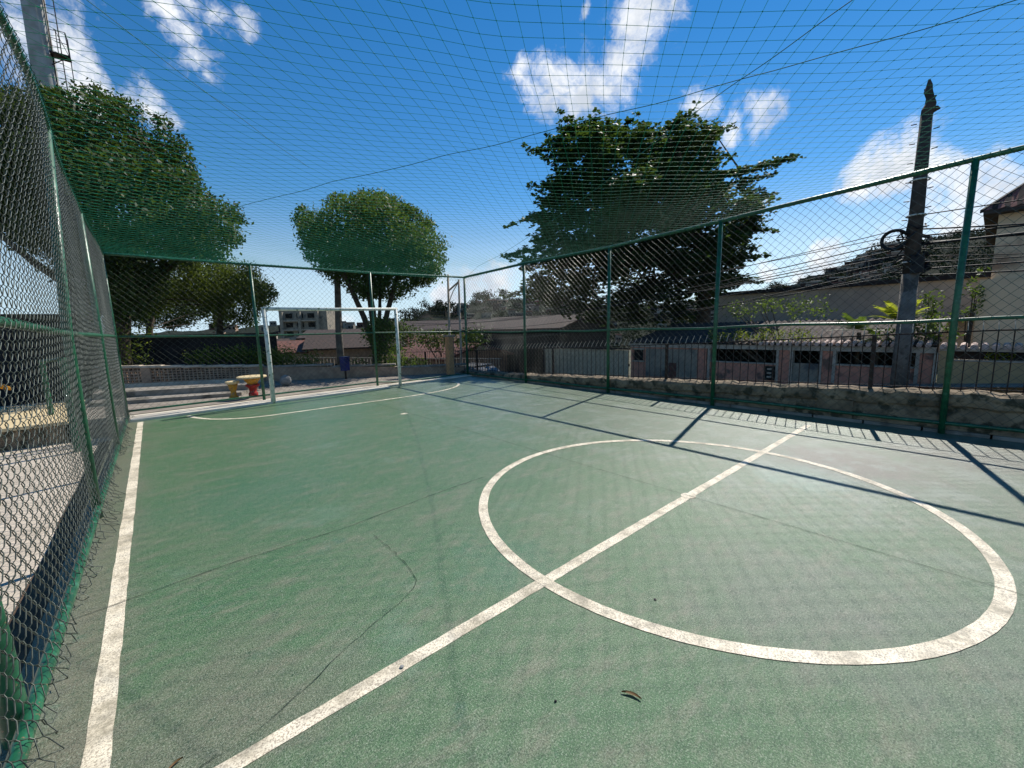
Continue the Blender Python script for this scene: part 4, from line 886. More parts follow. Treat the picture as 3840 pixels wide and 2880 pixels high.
# hillside houses
cols = [m_conc, m_tiledk, m_greyw, m_shed, m_trim, m_tile, m_shed, m_breeze, m_pole]
n = 0
rr_ = random.Random(4)
def hh(a0, a1, r0, r1, cnt, glabel, label):
    global n
    for k in range(cnt):
        t = math.radians(rr_.uniform(a0, a1)); r = rr_.uniform(r0, r1); x = CAM.x + math.sin(t) * r; y = CAM.y + math.cos(t) * r; z = hillz(x, y)
        w = rr_.uniform(1.4, 3.2) * r / 130; h = rr_.uniform(1.0, 2.1) * r / 130; mb = MB()
        z -= 0.3; mb.box((x, y, z + h / 2 - 0.6), (w, w * 0.9, h + 1.2), -t + rr_.uniform(-0.4, 0.4))
        mb.cur = 1; mb.box((x, y, z + h + 0.1), (w * 1.1, w, 0.25), -t)
        mb.cur = 2
        for q in (-1, 1):
            p = Vector((x, y, z + h * 0.5)) - Vector((math.sin(t), math.cos(t), 0)) * (w * 0.62) + Vector((math.cos(t), -math.sin(t), 0)) * q * w * 0.22
            mb.box(tuple(p), (w * 0.2, w * 0.2, h * 0.3), -t)
        o = mb.build('hillside_house', [rr_.choice(cols), rr_.choice([m_tile, m_tiledk, m_conc, m_trim]), m_dark])
        tag(o, label, 'house', glabel)
hh(60, 84, 112, 168, 190, 'houses crowding the right hillside', 'small box house crowded on the hillside right of the almond tree')
hh(30, 56, 80, 160, 80, 'houses on the central hillside', 'small box house on the dark hillside left of the almond tree')
hh(5, 25, 260, 500, 40, 'distant houses beyond the goal', 'tiny distant house on the low ridge seen through the goal')
# ================================================================== VEGETATION
LEFT_CROWN = [(-3.69,17.01,3.7,0.85),(-3.59,14.31,2.29,0.41),(-4.38,17.22,7.38,0.85),(-6.62,21.49,7.95,0.85),(-3.22,14.41,7.52,0.55),(-1.02,14.11,5.07,0.33),(-4.9,15.74,7.29,0.85),(-7.37,19.81,7.09,0.5),(-5.6,20.08,7.51,0.85),(-5.1,14.82,4.38,0.85),(-7.55,20.79,8.25,0.27),(-5.36,17.83,6.56,0.85),(-5.79,19.31,4.89,0.77),(-3.84,15.19,6.42,0.85),(-6.13,17.58,8.18,0.47),(-6.59,20.23,9.31,0.27),(-3.96,14.62,5.62,0.85),(-3.94,15.59,2.9,0.85),(-4.61,18.43,9.15,0.27),(-3.62,13.97,3.03,0.85),(-4.63,18.87,8.61,0.85),(-6.15,20.86,6.44,0.85),(-4.79,18.5,5.84,0.85),(-4.29,16.19,6.76,0.85),(-7.25,21.67,7.07,0.85),(-1.16,13.65,4.32,0.27),(-5.08,16.94,8.18,0.64),(-2.52,15.2,3.93,0.42),(-2.33,15.86,6.58,0.82),(-6.09,19.4,5.85,0.85),(-2.74,17.71,7.57,0.85),(-3.53,14.92,3.06,0.68),(-1.76,15.21,4.04,0.29),(-1.09,13.81,5.16,0.3),(-3.15,16.07,3.8,0.66),(-3.89,15.51,4.06,0.85),(-6.87,19.58,6.1,0.85),(-4.19,14.26,6.59,0.85),(-6.52,17.17,6.38,0.85),(-3.5,18.41,8.06,0.85),(-5.54,15.54,5.53,0.85),(-7.2,18.6,5.06,0.29),(-4.17,16.46,1.95,0.27),(-3.24,13.58,5.72,0.85),(-3.46,18.6,7.21,0.85),(-3.89,13.81,4.12,0.85),(-3.73,15.1,2.4,0.61),(-2.16,14.46,7.04,0.3),(-5.9,17.71,4.61,0.49),(-4.6,18.64,6.9,0.85),(-1.8,12.44,4.57,0.75),(-2.28,15.18,5.93,0.7),(-2.48,13.18,3.85,0.56),(-4.73,17.96,8.16,0.85),(-4.75,16.13,8.08,0.45),(-4.08,17.89,3.78,0.85),(-6.74,17.91,5.77,0.85),(-3.67,18.93,6.11,0.85),(-4.93,18.23,8.97,0.34),(-4.0,14.69,4.22,0.85),(-3.89,15.52,7.7,0.85),(-6.3,20.75,9.08,0.8),(-5.56,16.92,4.47,0.71),(-1.82,14.71,5.24,0.66),(-1.48,14.73,5.57,0.27),(-1.68,13.85,4.35,0.72),(-5.61,15.77,6.41,0.85),(-5.64,17.96,7.39,0.85),(-2.95,16.59,7.2,0.85),(-2.47,14.65,7.58,0.31),(-7.32,18.66,7.23,0.27),(-2.38,13.32,5.56,0.67),(-7.02,17.85,6.95,0.46),(-4.67,16.8,8.45,0.34),(-3.77,16.01,8.25,0.54),(-7.43,20.29,5.4,0.34),(-4.45,15.83,4.71,0.85),(-6.53,18.38,8.35,0.32),(-5.89,19.11,8.98,0.4),(-7.21,18.91,7.55,0.33),(-4.29,16.4,2.42,0.35),(-2.56,14.65,4.71,0.85),(-2.1,15.97,4.38,0.58),(-2.9,14.26,3.71,0.61),(-2.09,13.82,5.93,0.34),(-2.63,12.56,4.41,0.85),(-1.31,13.09,4.32,0.35),(-7.06,17.95,5.05,0.4),(-2.73,17.56,6.3,0.85),(-4.55,16.45,5.79,0.85),(-3.34,17.22,8.71,0.45),(-6.47,17.98,4.92,0.31),(-2.09,13.06,5.03,0.58),(-6.52,19.8,8.79,0.62),(-2.04,15.36,6.79,0.41),(-1.75,15.35,4.57,0.78),(-4.7,13.94,5.82,0.85),(-1.59,14.65,3.98,0.27),(-2.78,13.7,4.25,0.85),(-3.83,12.95,5.28,0.85),(-3.02,16.63,5.2,0.85),(-7.66,20.26,5.79,0.27),(-5.94,16.49,7.32,0.85),(-6.67,18.16,8.08,0.27),(-3.17,15.34,3.19,0.27),(-3.84,16.56,8.68,0.28),(-4.06,19.4,7.02,0.85),(-7.4,20.6,6.91,0.7),(-6.01,17.51,5.62,0.85),(-6.74,18.94,7.9,0.71),(-7.18,20.62,5.69,0.57),(-6.15,17.39,4.8,0.39),(-4.49,14.33,3.56,0.85),(-6.81,18.89,6.58,0.85),(-5.41,20.19,8.91,0.85),(-3.36,16.72,6.42,0.85),(-4.91,18.78,4.59,0.85),(-6.04,18.1,8.34,0.57),(-4.55,16.26,3.95,0.85),(-3.56,18.18,4.71,0.85),(-7.09,18.22,6.67,0.48),(-6.88,17.59,4.95,0.38),(-2.41,15.13,7.12,0.64),(-7.54,20.79,7.66,0.51),(-1.74,13.47,3.79,0.27)]
MID_CROWN = [(2.82,14.43,4.87,0.8),(5.19,14.43,3.97,0.8),(3.19,15.35,4.1,0.8),(5.04,12.7,3.66,0.37),(1.82,15.01,5.39,0.59),(3.64,12.6,3.32,0.8),(3.24,13.8,3.11,0.61),(2.74,14.57,6.21,0.51),(2.8,13.74,6.19,0.4),(5.61,14.11,5.72,0.45),(5.62,14.61,5.21,0.8),(3.22,12.51,4.24,0.8),(3.7,16.29,5.33,0.8),(2.55,16.51,5.92,0.52),(2.11,15.78,4.04,0.51),(5.08,13.88,5.68,0.65),(1.35,14.91,4.5,0.41),(4.0,13.99,2.81,0.35),(2.64,12.97,4.64,0.8),(1.77,13.49,4.6,0.8),(4.06,13.24,5.7,0.68),(1.93,17.36,5.97,0.47),(2.55,15.18,6.53,0.26),(3.05,15.81,6.25,0.78),(3.79,15.61,6.84,0.4),(2.46,14.91,3.87,0.8),(4.64,12.64,4.55,0.8),(3.36,14.47,3.15,0.57),(2.78,14.13,2.95,0.33),(2.18,16.61,5.19,0.8),(4.38,14.56,5.84,0.8),(3.66,15.15,3.18,0.53),(3.62,15.17,5.69,0.8),(3.09,15.73,3.19,0.29),(2.41,17.38,5.51,0.8),(4.39,12.31,3.81,0.8),(4.86,13.31,5.93,0.26),(2.13,13.82,5.52,0.8),(4.58,12.51,3.31,0.33),(5.25,13.46,3.69,0.49),(3.06,12.46,5.24,0.8),(1.49,15.89,5.86,0.44),(4.24,14.55,3.15,0.63),(5.1,14.49,6.29,0.36),(1.71,16.37,4.43,0.26),(1.59,16.21,6.21,0.26),(4.07,14.96,6.74,0.38),(5.17,13.27,5.61,0.36),(2.55,15.81,4.98,0.8),(4.23,13.9,6.35,0.33),(3.28,13.05,5.74,0.8),(4.54,13.71,4.82,0.8),(3.06,13.64,3.86,0.8),(4.7,15.71,4.2,0.8),(4.03,16.95,4.84,0.8),(2.99,16.51,3.96,0.7),(4.73,15.1,4.77,0.8),(5.62,13.92,3.84,0.46),(3.7,15.2,4.9,0.8),(5.68,13.72,5.7,0.26),(3.34,15.14,2.9,0.26),(3.92,13.15,4.48,0.8),(1.27,14.55,4.91,0.57),(4.36,11.78,4.47,0.76),(3.6,14.31,6.13,0.8),(2.74,13.16,3.27,0.8),(1.64,16.65,5.89,0.38),(4.76,11.91,3.69,0.29),(5.69,12.96,4.27,0.26),(3.88,12.39,4.74,0.8),(5.25,15.68,5.24,0.8),(3.5,15.88,3.54,0.69),(4.47,13.54,6.04,0.36),(4.46,15.38,6.78,0.45),(4.28,13.02,3.43,0.7),(5.78,13.03,4.75,0.26),(3.83,14.36,4.12,0.8),(5.7,13.63,4.31,0.51),(4.1,16.42,6.54,0.8),(1.94,14.21,4.14,0.8),(2.01,15.28,4.51,0.8),(1.89,15.57,5.84,0.26),(2.22,14.96,6.29,0.26),(4.41,12.99,5.91,0.26),(4.52,14.84,6.63,0.39)]
MIDLOW_CROWN = [(3.05,12.15,0.61,0.42),(2.78,12.64,1.31,0.6),(2.95,12.61,1.73,0.3),(2.89,13.03,0.8,0.41),(3.08,12.3,1.56,0.35),(2.89,13.05,1.68,0.36),(3.37,12.79,1.25,0.36),(2.67,12.4,0.67,0.35),(3.26,12.46,0.48,0.37),(3.27,12.58,1.52,0.31),(2.66,12.8,1.72,0.3),(2.6,13.35,1.34,0.3)]
SMALL_CROWN = [(-2.5,20.36,3.39,0.67),(-0.66,17.79,3.21,0.8),(-1.7,17.45,3.39,0.8),(-0.44,15.78,3.7,0.35),(-0.88,16.21,2.11,0.5),(-2.55,21.04,3.43,0.7),(-2.78,18.77,3.9,0.35),(-1.66,19.6,3.19,0.44),(-0.06,17.59,2.82,0.52),(-0.2,14.89,2.8,0.38),(-1.23,17.37,2.71,0.43),(-3.09,17.82,3.02,0.8),(-3.2,19.97,2.74,0.51),(-0.24,16.29,2.61,0.38),(-0.7,18.32,3.77,0.69),(-1.66,16.34,2.71,0.35),(-3.44,18.65,2.93,0.62),(-1.98,16.03,3.41,0.77),(-2.06,16.83,3.62,0.62),(-2.01,18.11,4.08,0.35),(-1.58,18.64,3.98,0.51),(-0.96,16.72,2.97,0.8),(-0.36,17.65,2.08,0.4),(-0.48,16.38,3.8,0.35),(-2.93,19.39,3.86,0.35),(-0.28,17.24,2.38,0.4),(-0.89,18.99,3.99,0.61),(-1.96,17.09,2.9,0.35),(-0.22,17.0,2.97,0.72),(-1.74,19.42,3.93,0.63),(-0.78,15.42,3.07,0.8),(-3.19,18.43,2.42,0.35),(-1.19,19.24,3.22,0.64),(-3.35,21.61,3.01,0.69),(-2.43,17.51,3.89,0.35),(-2.43,18.67,3.21,0.55),(-3.65,20.7,3.48,0.35),(-2.3,17.2,3.06,0.4),(-1.36,16.06,2.31,0.35),(-2.66,20.14,2.93,0.38),(-3.16,18.19,3.54,0.43),(-3.75,20.57,2.66,0.35),(-0.05,15.35,2.87,0.35),(-1.11,18.68,2.77,0.4),(-3.11,18.92,2.54,0.35),(-0.54,16.94,2.05,0.39),(-1.43,15.78,2.72,0.5),(0.19,17.78,3.34,0.42),(-1.09,17.01,2.16,0.38),(-0.06,17.55,3.7,0.37),(-1.93,19.88,4.24,0.36),(-2.51,17.59,2.84,0.35),(-0.14,18.65,3.14,0.8),(-1.22,17.06,3.97,0.37),(-1.4,18.25,3.08,0.56),(-1.62,16.87,2.87,0.44),(-3.54,17.58,2.64,0.49),(-1.14,17.74,3.89,0.54),(-1.0,15.85,3.58,0.58),(0.11,16.36,3.1,0.35)]
ALMOND_CROWN = [(16.15,8.67,9.72,1.0),(16.13,11.87,8.49,1.0),(18.51,9.6,4.84,1.0),(19.38,10.14,9.41,1.0),(11.35,8.33,3.94,1.0),(14.93,7.19,6.23,1.0),(13.18,8.26,5.99,1.0),(12.11,13.04,5.53,1.0),(16.02,11.45,10.82,0.95),(10.9,13.57,3.3,0.52),(17.69,8.61,1.84,0.57),(18.1,7.6,5.22,1.0),(11.63,12.03,4.64,1.0),(13.97,9.5,2.9,1.0),(18.93,7.94,3.41,0.81),(12.36,11.95,5.53,1.0),(15.92,8.8,10.55,0.48),(13.77,12.97,3.87,1.0),(13.67,10.42,5.43,1.0),(15.16,9.05,8.71,1.0),(19.98,6.61,7.22,0.61),(19.78,10.42,6.14,1.0),(10.76,12.03,2.84,0.6),(15.76,9.6,3.44,1.0),(14.77,11.26,6.04,1.0),(16.63,6.27,3.24,0.56),(15.85,7.26,4.98,1.0),(19.09,9.72,6.76,1.0),(13.21,10.46,3.86,1.0),(18.54,11.45,10.34,1.0),(17.53,8.5,5.82,1.0),(15.69,10.68,1.83,0.5),(13.2,7.92,4.1,1.0),(18.84,8.58,2.58,0.72),(13.09,11.82,3.16,1.0),(12.17,9.7,8.48,1.0),(12.88,10.87,9.98,0.96),(12.4,10.32,5.25,1.0),(13.93,11.33,4.16,1.0),(13.98,13.71,11.33,0.69),(13.79,13.74,7.09,1.0),(18.53,8.83,8.03,1.0),(13.92,10.7,9.78,1.0),(18.87,11.48,5.54,1.0),(13.4,7.52,5.03,1.0),(19.24,10.22,7.94,1.0),(18.6,7.86,8.01,0.46),(18.23,10.86,11.25,0.88),(12.48,14.09,3.83,0.99),(20.0,10.04,11.32,1.0),(10.26,8.76,4.49,1.0),(13.32,11.28,6.39,1.0),(11.16,8.26,6.65,1.0),(15.07,7.48,7.43,1.0),(15.61,12.05,5.19,1.0),(10.59,8.48,5.45,1.0),(11.32,12.83,9.68,0.4),(13.92,9.55,6.17,1.0),(14.1,12.24,2.04,0.65),(20.84,8.47,6.71,1.0),(16.7,7.56,8.95,0.54),(12.03,9.16,5.02,1.0),(16.34,10.9,2.7,1.0),(14.27,7.81,5.72,1.0),(18.04,10.64,9.86,1.0),(10.88,10.68,3.51,1.0),(11.95,11.28,6.37,1.0),(15.87,7.67,8.26,1.0),(12.06,13.25,3.3,0.92),(11.42,12.01,9.68,0.61),(17.17,10.54,5.5,1.0),(14.59,9.69,10.18,0.58),(13.3,6.76,3.81,1.0),(17.28,12.73,5.42,1.0),(15.77,7.68,9.74,1.0),(15.05,12.31,8.87,1.0),(12.07,8.07,5.62,1.0),(16.6,8.14,4.28,1.0),(16.41,8.85,2.25,0.98),(17.86,8.01,2.5,0.61),(11.79,12.77,2.72,0.47),(11.88,10.65,9.28,1.0),(20.41,7.34,6.42,0.8),(10.83,11.67,2.46,0.4),(13.24,8.13,2.78,1.0),(10.54,9.86,4.58,1.0),(18.69,6.34,5.99,0.6),(16.45,5.95,6.36,1.0),(15.35,10.95,4.7,1.0),(15.67,12.44,10.24,1.0),(14.72,6.22,4.64,1.0),(20.81,7.93,5.5,1.0),(20.04,9.02,7.99,1.0),(12.78,12.23,10.67,0.75),(16.74,10.03,10.16,1.0),(16.69,6.13,4.31,0.84),(17.17,12.27,4.11,1.0),(16.92,7.17,2.92,0.55),(18.78,9.97,11.65,0.71),(12.64,9.03,6.43,1.0),(19.86,8.81,5.7,1.0),(12.16,10.65,1.75,0.4),(19.42,10.49,10.35,1.0),(15.88,8.25,1.87,0.63),(11.51,11.61,8.97,0.58),(10.08,12.15,2.98,0.56),(18.49,11.89,8.44,1.0),(10.6,12.12,4.54,1.0),(13.53,9.49,9.48,1.0),(16.36,10.77,4.58,1.0),(12.66,13.48,2.88,0.58),(14.16,11.99,10.36,1.0),(16.19,9.58,9.09,1.0),(14.28,10.27,6.94,1.0),(16.7,13.36,6.0,1.0),(13.02,14.19,7.78,0.58),(15.72,12.15,7.1,1.0),(14.53,9.78,1.99,0.69),(14.12,8.87,4.97,1.0),(11.38,11.04,2.25,0.72),(13.6,13.91,4.48,1.0),(17.88,12.31,9.52,1.0),(18.07,8.35,9.14,0.77),(14.58,12.08,4.61,1.0),(13.28,8.46,7.58,1.0),(11.73,12.3,7.98,0.93),(19.45,7.1,3.56,0.51),(18.07,9.73,7.8,1.0),(18.35,7.1,3.36,0.59),(19.44,7.85,4.68,1.0),(14.98,8.13,2.75,1.0),(18.14,6.15,6.88,0.81),(16.91,10.62,8.15,1.0),(13.67,10.54,2.53,1.0),(18.53,9.08,10.06,1.0),(15.28,10.48,9.52,1.0),(13.09,12.84,8.39,1.0),(17.63,7.36,6.62,1.0),(14.52,12.77,5.89,1.0),(20.62,6.7,6.74,0.4),(10.56,11.9,6.23,0.77),(15.04,6.59,3.28,1.0),(17.07,8.9,3.49,1.0),(16.71,12.72,10.81,1.0),(13.01,9.4,2.69,1.0),(13.72,7.2,6.89,1.0),(15.95,7.68,6.12,1.0),(14.42,12.14,7.87,1.0),(16.77,12.74,8.53,1.0),(13.93,11.9,11.24,0.4),(17.17,10.65,9.19,1.0),(18.51,6.38,3.4,0.4),(13.59,9.42,7.52,1.0),(16.36,7.23,7.2,0.91),(15.49,9.84,6.76,1.0),(14.64,7.57,1.9,0.7),(20.03,7.01,5.8,0.4),(18.49,10.13,10.64,1.0),(16.33,9.09,10.74,0.48),(14.96,12.88,3.55,1.0),(15.78,6.17,5.03,1.0),(10.88,12.37,5.65,0.7),(13.66,13.43,10.27,0.77),(17.19,7.86,9.96,0.67),(16.07,7.18,2.33,0.55),(11.27,10.73,4.72,1.0),(11.96,14.15,6.95,0.4),(16.97,7.19,8.78,0.4),(12.86,11.25,8.92,1.0),(13.76,13.74,8.85,1.0),(13.74,9.13,1.72,0.44),(12.07,11.41,8.22,1.0),(16.59,9.71,6.43,1.0),(14.12,10.37,1.72,0.4),(16.34,10.89,11.19,0.45),(17.85,7.31,3.96,1.0),(15.73,8.57,6.95,1.0),(16.05,12.3,11.54,0.58),(13.74,12.9,5.01,1.0),(14.17,7.32,4.09,1.0),(14.16,12.41,11.18,0.66),(15.7,10.28,10.41,0.87),(14.89,8.87,1.64,0.4),(14.39,10.29,4.7,1.0),(12.51,12.08,6.65,1.0),(16.12,13.5,9.86,1.0),(19.35,7.24,5.97,0.91),(12.5,10.06,7.38,1.0),(21.12,6.67,7.69,0.4),(11.81,13.37,6.74,0.61),(14.6,13.61,5.25,1.0),(11.2,13.16,3.76,0.75),(11.14,10.33,7.03,1.0),(17.25,7.55,8.17,0.41),(19.55,8.15,7.95,0.69),(14.87,11.67,11.05,0.57),(15.25,7.17,4.11,1.0),(19.21,10.45,5.23,1.0),(16.39,9.71,8.09,1.0),(16.56,8.85,5.86,1.0),(13.11,13.03,9.38,0.55),(14.84,13.67,7.79,1.0),(11.88,11.89,2.82,0.91),(15.74,9.66,5.31,1.0),(18.85,6.76,6.72,1.0),(11.73,13.67,5.81,0.4),(17.03,12.38,6.8,1.0),(16.78,10.32,3.62,1.0),(16.97,8.89,6.84,1.0),(15.35,10.58,8.37,1.0),(16.76,7.85,3.31,1.0),(12.11,8.13,7.03,1.0),(9.85,11.5,3.09,0.84),(18.5,8.13,10.62,0.52),(17.5,13.6,8.04,1.0),(12.63,12.35,9.77,0.93),(11.34,9.97,2.41,1.0),(19.04,10.22,4.28,1.0),(12.89,12.78,7.42,1.0),(13.52,10.91,1.78,0.44),(9.84,12.46,4.22,0.6),(19.56,11.33,9.01,1.0),(12.17,13.18,7.68,0.62),(17.77,9.12,4.33,1.0),(10.34,11.28,5.54,1.0),(10.36,12.96,5.02,0.4),(18.9,12.15,9.64,1.0),(10.24,13.72,4.85,0.4),(11.42,12.74,7.26,0.49),(14.01,7.78,7.66,1.0),(16.79,7.79,7.97,0.49),(17.25,7.73,8.11,0.44),(17.26,7.47,8.11,0.34),(17.77,7.43,8.27,0.42),(18.24,7.36,8.41,0.35),(18.42,7.18,8.46,0.45),(18.3,6.87,8.42,0.38),(18.32,6.63,8.42,0.38),(19.01,6.64,8.63,0.39),(19.09,6.42,8.65,0.32),(18.98,6.13,8.61,0.32),(19.53,6.08,8.78,0.27),(19.53,5.84,8.77,0.36),(19.94,5.73,8.9,0.35),(19.8,5.45,8.85,0.3),(20.1,5.31,8.94,0.3),(20.85,5.29,9.17,0.29),(17.95,7.54,7.9,0.37),(17.68,7.16,7.8,0.36),(18.2,7.11,7.95,0.33),(18.58,6.99,8.06,0.25),(18.7,6.78,8.08,0.32),(18.4,6.41,7.98,0.28),(18.96,6.35,8.14,0.25),(19.05,6.13,8.16,0.21),(19.41,6.0,8.25,0.26),(19.81,5.89,8.36,0.18),(18.46,6.78,7.8,0.29),(18.88,6.67,7.76,0.32),(18.74,6.35,7.56,0.25),(18.7,6.07,7.39,0.25),(18.99,5.91,7.32,0.26),(19.44,5.8,7.28,0.22),(19.34,5.51,7.11,0.17),(11.74,12.48,9.05,0.27),(11.5,12.65,9.19,0.27),(11.5,13.04,9.45,0.26),(11.24,13.19,9.58,0.24),(10.88,13.22,9.64,0.21),(10.94,13.7,9.95,0.16),(11.24,13.07,7.81,0.32),(11.23,13.37,8.06,0.27),(10.79,13.23,8.12,0.17),(11.15,12.48,6.7,0.25),(11.17,12.92,6.7,0.29),(10.66,12.83,6.51,0.29),(10.77,13.39,6.54,0.26),(10.33,13.37,6.37,0.22),(9.95,13.4,6.22,0.2),(10.09,14.03,6.27,0.22),(10.83,12.54,5.12,0.35),(10.53,12.66,5.05,0.25),(10.45,13.01,5.03,0.24),(10.4,13.41,5.02,0.28),(10.14,13.58,4.95,0.24),(9.85,13.72,4.88,0.25),(9.67,13.99,4.84,0.21),(11.08,12.66,3.32,0.27),(10.6,12.6,3.23,0.32),(10.5,12.94,3.18,0.25),(10.14,13.0,3.11,0.28),(9.97,13.27,3.06,0.28),(9.67,13.39,2.99,0.28),(9.32,13.45,2.92,0.25),(18.23,6.6,5.67,0.31),(18.68,6.48,5.73,0.29),(18.89,6.27,5.74,0.23),(18.66,5.92,5.66,0.21),(19.09,5.79,5.71,0.2),(19.46,5.64,5.75,0.21),(17.45,6.59,4.26,0.26),(17.79,6.47,4.33,0.27),(18.07,6.32,4.38,0.22),(18.17,6.11,4.41,0.22),(18.62,6.02,4.49,0.22),(19.04,5.91,4.56,0.18),(19.16,5.71,4.59,0.19),(17.95,6.63,3.57,0.25),(18.3,6.42,3.49,0.22),(18.05,5.99,3.35,0.24),(18.66,5.88,3.29,0.2),(12.67,12.13,10.46,0.32),(12.79,12.48,10.91,0.27),(12.63,12.59,11.2,0.25),(12.2,12.46,11.32,0.2),(13.4,11.3,10.6,0.29),(13.48,11.4,11.03,0.22),(13.5,11.46,11.44,0.15),(16.68,8.85,10.97,0.32),(16.74,8.69,11.16,0.22),(17.19,8.73,11.53,0.19),(16.91,8.41,11.55,0.15),(17.48,8.19,10.37,0.33),(17.72,7.98,10.42,0.26),(17.98,7.79,10.48,0.25),(18.41,7.66,10.62,0.22),(18.1,7.23,10.44,0.21),(17.57,7.94,9.48,0.27),(17.96,7.76,9.43,0.28),(17.89,7.38,9.21,0.21),(18.0,7.07,9.06,0.21),(14.75,10.62,10.84,0.27),(14.65,10.34,10.93,0.23),(15.23,10.5,11.38,0.19)]
BACK_CROWN = [(-2.13,26.06,4.23,0.3),(-3.95,27.01,3.31,0.3),(-0.45,23.1,2.29,0.37),(-2.0,24.41,2.61,0.8),(-1.01,26.25,2.86,0.8),(-0.45,22.98,3.47,0.5),(-2.81,27.45,3.42,0.8),(-1.68,23.98,3.56,0.77),(-1.03,26.26,3.7,0.8),(-1.07,24.71,4.14,0.3),(-3.31,26.42,2.45,0.74),(-1.68,26.73,2.8,0.8),(-1.18,25.3,2.97,0.8),(-3.19,26.19,3.24,0.8),(-2.61,25.41,1.93,0.3),(-2.73,25.87,3.75,0.69),(-0.98,23.58,2.05,0.35),(-3.31,28.01,2.84,0.8),(-2.39,25.93,2.22,0.52),(-0.24,24.85,3.39,0.49),(-2.68,24.95,2.09,0.41),(-0.35,23.54,2.46,0.33),(-3.81,27.59,2.62,0.59),(-1.53,25.25,3.95,0.48),(-2.77,27.14,4.14,0.41),(-0.16,23.98,3.16,0.3),(-2.45,26.97,2.71,0.8),(-3.55,25.62,2.35,0.66),(-0.62,24.36,2.82,0.8),(-0.71,25.46,3.65,0.8),(-1.87,25.65,3.55,0.8),(-0.23,23.39,3.95,0.34),(-1.96,25.51,2.18,0.5),(-2.36,26.68,4.05,0.47),(-3.12,27.91,3.92,0.67),(-3.48,27.29,4.22,0.3),(-3.72,26.82,4.16,0.31),(-0.6,24.62,2.17,0.43),(-0.92,23.55,3.15,0.8),(-3.31,26.54,3.92,0.55),(-2.47,24.94,3.94,0.42),(-3.81,27.59,3.43,0.48),(-1.96,27.39,3.22,0.8),(-0.66,23.53,3.8,0.51),(-2.53,26.08,4.16,0.3)]
def leaves(name, clumps, m, size, dens, parent, flat=1.0, shell=0.45, up=0.35, aspect=0.5, seed=1, droop=0.0, cluster=None):
    rg = np.random.default_rng(seed); C = []; 
    for (x, y, z, r) in clumps:
        n = int(dens * (r / size) ** 2)
        u = rg.normal(size=(n, 3)); u /= np.linalg.norm(u, axis=1, keepdims=True)
        rad = r * (shell + (1 - shell) * rg.random((n, 1)) ** 0.6) * (1 + 0.18 * np.sin(u[:, :1] * 5 + x * 3) * np.sin(u[:, 1:2] * 6 + y) + 0.12 * rg.normal(size=(n, 1)))
        p = u * rad * np.array([1, 1, flat]) + np.array([x, y, z]); C.append(np.hstack([p, u]))
    C = np.concatenate(C); n = len(C); P, U = C[:, :3], C[:, 3:]
    if cluster:                                # rosettes of leaves on each point
        k, rad = cluster; P = np.repeat(P, k, 0); U = np.repeat(U, k, 0); n = len(P)
        a = rg.random(n) * 6.283; d = np.stack([np.cos(a), np.sin(a), rg.uniform(-0.25, 0.45, n)], 1); P = P + d * rad
        ax = d / np.linalg.norm(d, axis=1, keepdims=True)
    else:
        ax = rg.normal(size=(n, 3)) + U * 0.5; ax[:, 2] -= droop; ax /= np.linalg.norm(ax, axis=1, keepdims=True)
    nn = rg.normal(size=(n, 3)) * 0.7 + U * 0.6 + np.array([0, 0, up * 2]); 
    e2 = np.cross(ax, nn); e2 /= np.linalg.norm(e2, axis=1, keepdims=True) + 1e-9; e3 = np.cross(e2, ax)
    s = size * rg.uniform(0.6, 1.25, (n, 1))
    V = np.stack([P - ax * s * 0.5, P + e2 * s * aspect * 0.5 + e3 * s * 0.08 + ax * s * 0.05, P + ax * s * 0.5, P - e2 * s * aspect * 0.5 + e3 * s * 0.08 + ax * s * 0.05], 1)
    return fast(name, V.reshape(-1, 3), np.arange(n * 4).reshape(-1, 4), m, parent)
def limbs(parent, base, forks, clumps, r0, seed=2, every=2, name='trunk', rl=0.05):
    """main stems as one mesh, then boughs reaching into the clumps"""
    rg = random.Random(seed); mb = MB(); ends = []
    for pts, ra, rb in forks:
        n = len(pts); mb.tube(pts, [ra + (rb - ra) * i / (n - 1) for i in range(n)], 9); ends += [Vector(p) for p in pts[n // 2:]]
    tk = mb.build(name, m_bark, parent, True)
    mb = MB()
    for i, (x, y, z, r) in enumerate(clumps):
        if i % every: continue
        c = Vector((x, y, z)); e = min(ends, key=lambda q: (q - c).length + (2 if q.z > c.z + .5 else 0)); m_ = e.lerp(c, 0.5) + Vector((rg.uniform(-.2, .2), rg.uniform(-.2, .2), rg.uniform(0, .3)))
        mb.tube([e, m_, c, c + (c - m_).normalized() * r * 0.3], [rl, rl * .7, rl * .35, rl * .12], 5)
    mb.build('bough', m_bark, tk)
# big left tree
t1 = empty('tree', (-4.1, 15.7, 0.0), 'large dense dark green tree filling the upper left beyond the fence', 'tree')
T0 = Vector((-4.25, 15.9, -0.3))
limbs(t1, T0, [([(-4.25, 15.9, -0.4), (-4.2, 15.9, 1.2), (-4.0, 15.95, 2.4)], 0.36, 0.28), ([(-4.0, 15.95, 2.3), (-3.6, 16.2, 4.2), (-2.9, 16.3, 5.6), (-2.5, 16.2, 7.0)], 0.22, 0.07), ([(-4.0, 15.95, 2.3), (-4.9, 16.4, 4.4), (-5.3, 17, 6.4)], 0.2, 0.07), ([(-4.0, 15.95, 2.3), (-2.6, 15.4, 3.8), (-1.7, 14.8, 4.8)], 0.15, 0.05), ([(-4.1, 15.95, 2.1), (-5.6, 16.2, 3.6), (-6.4, 16.6, 4.6)], 0.15, 0.05)], LEFT_CROWN, 0.3, 3, 2)
leaves('crown', LEFT_CROWN, m_leafL, 0.125, 24.0, t1, 0.85, 0.35, 0.3, 0.55, 21)
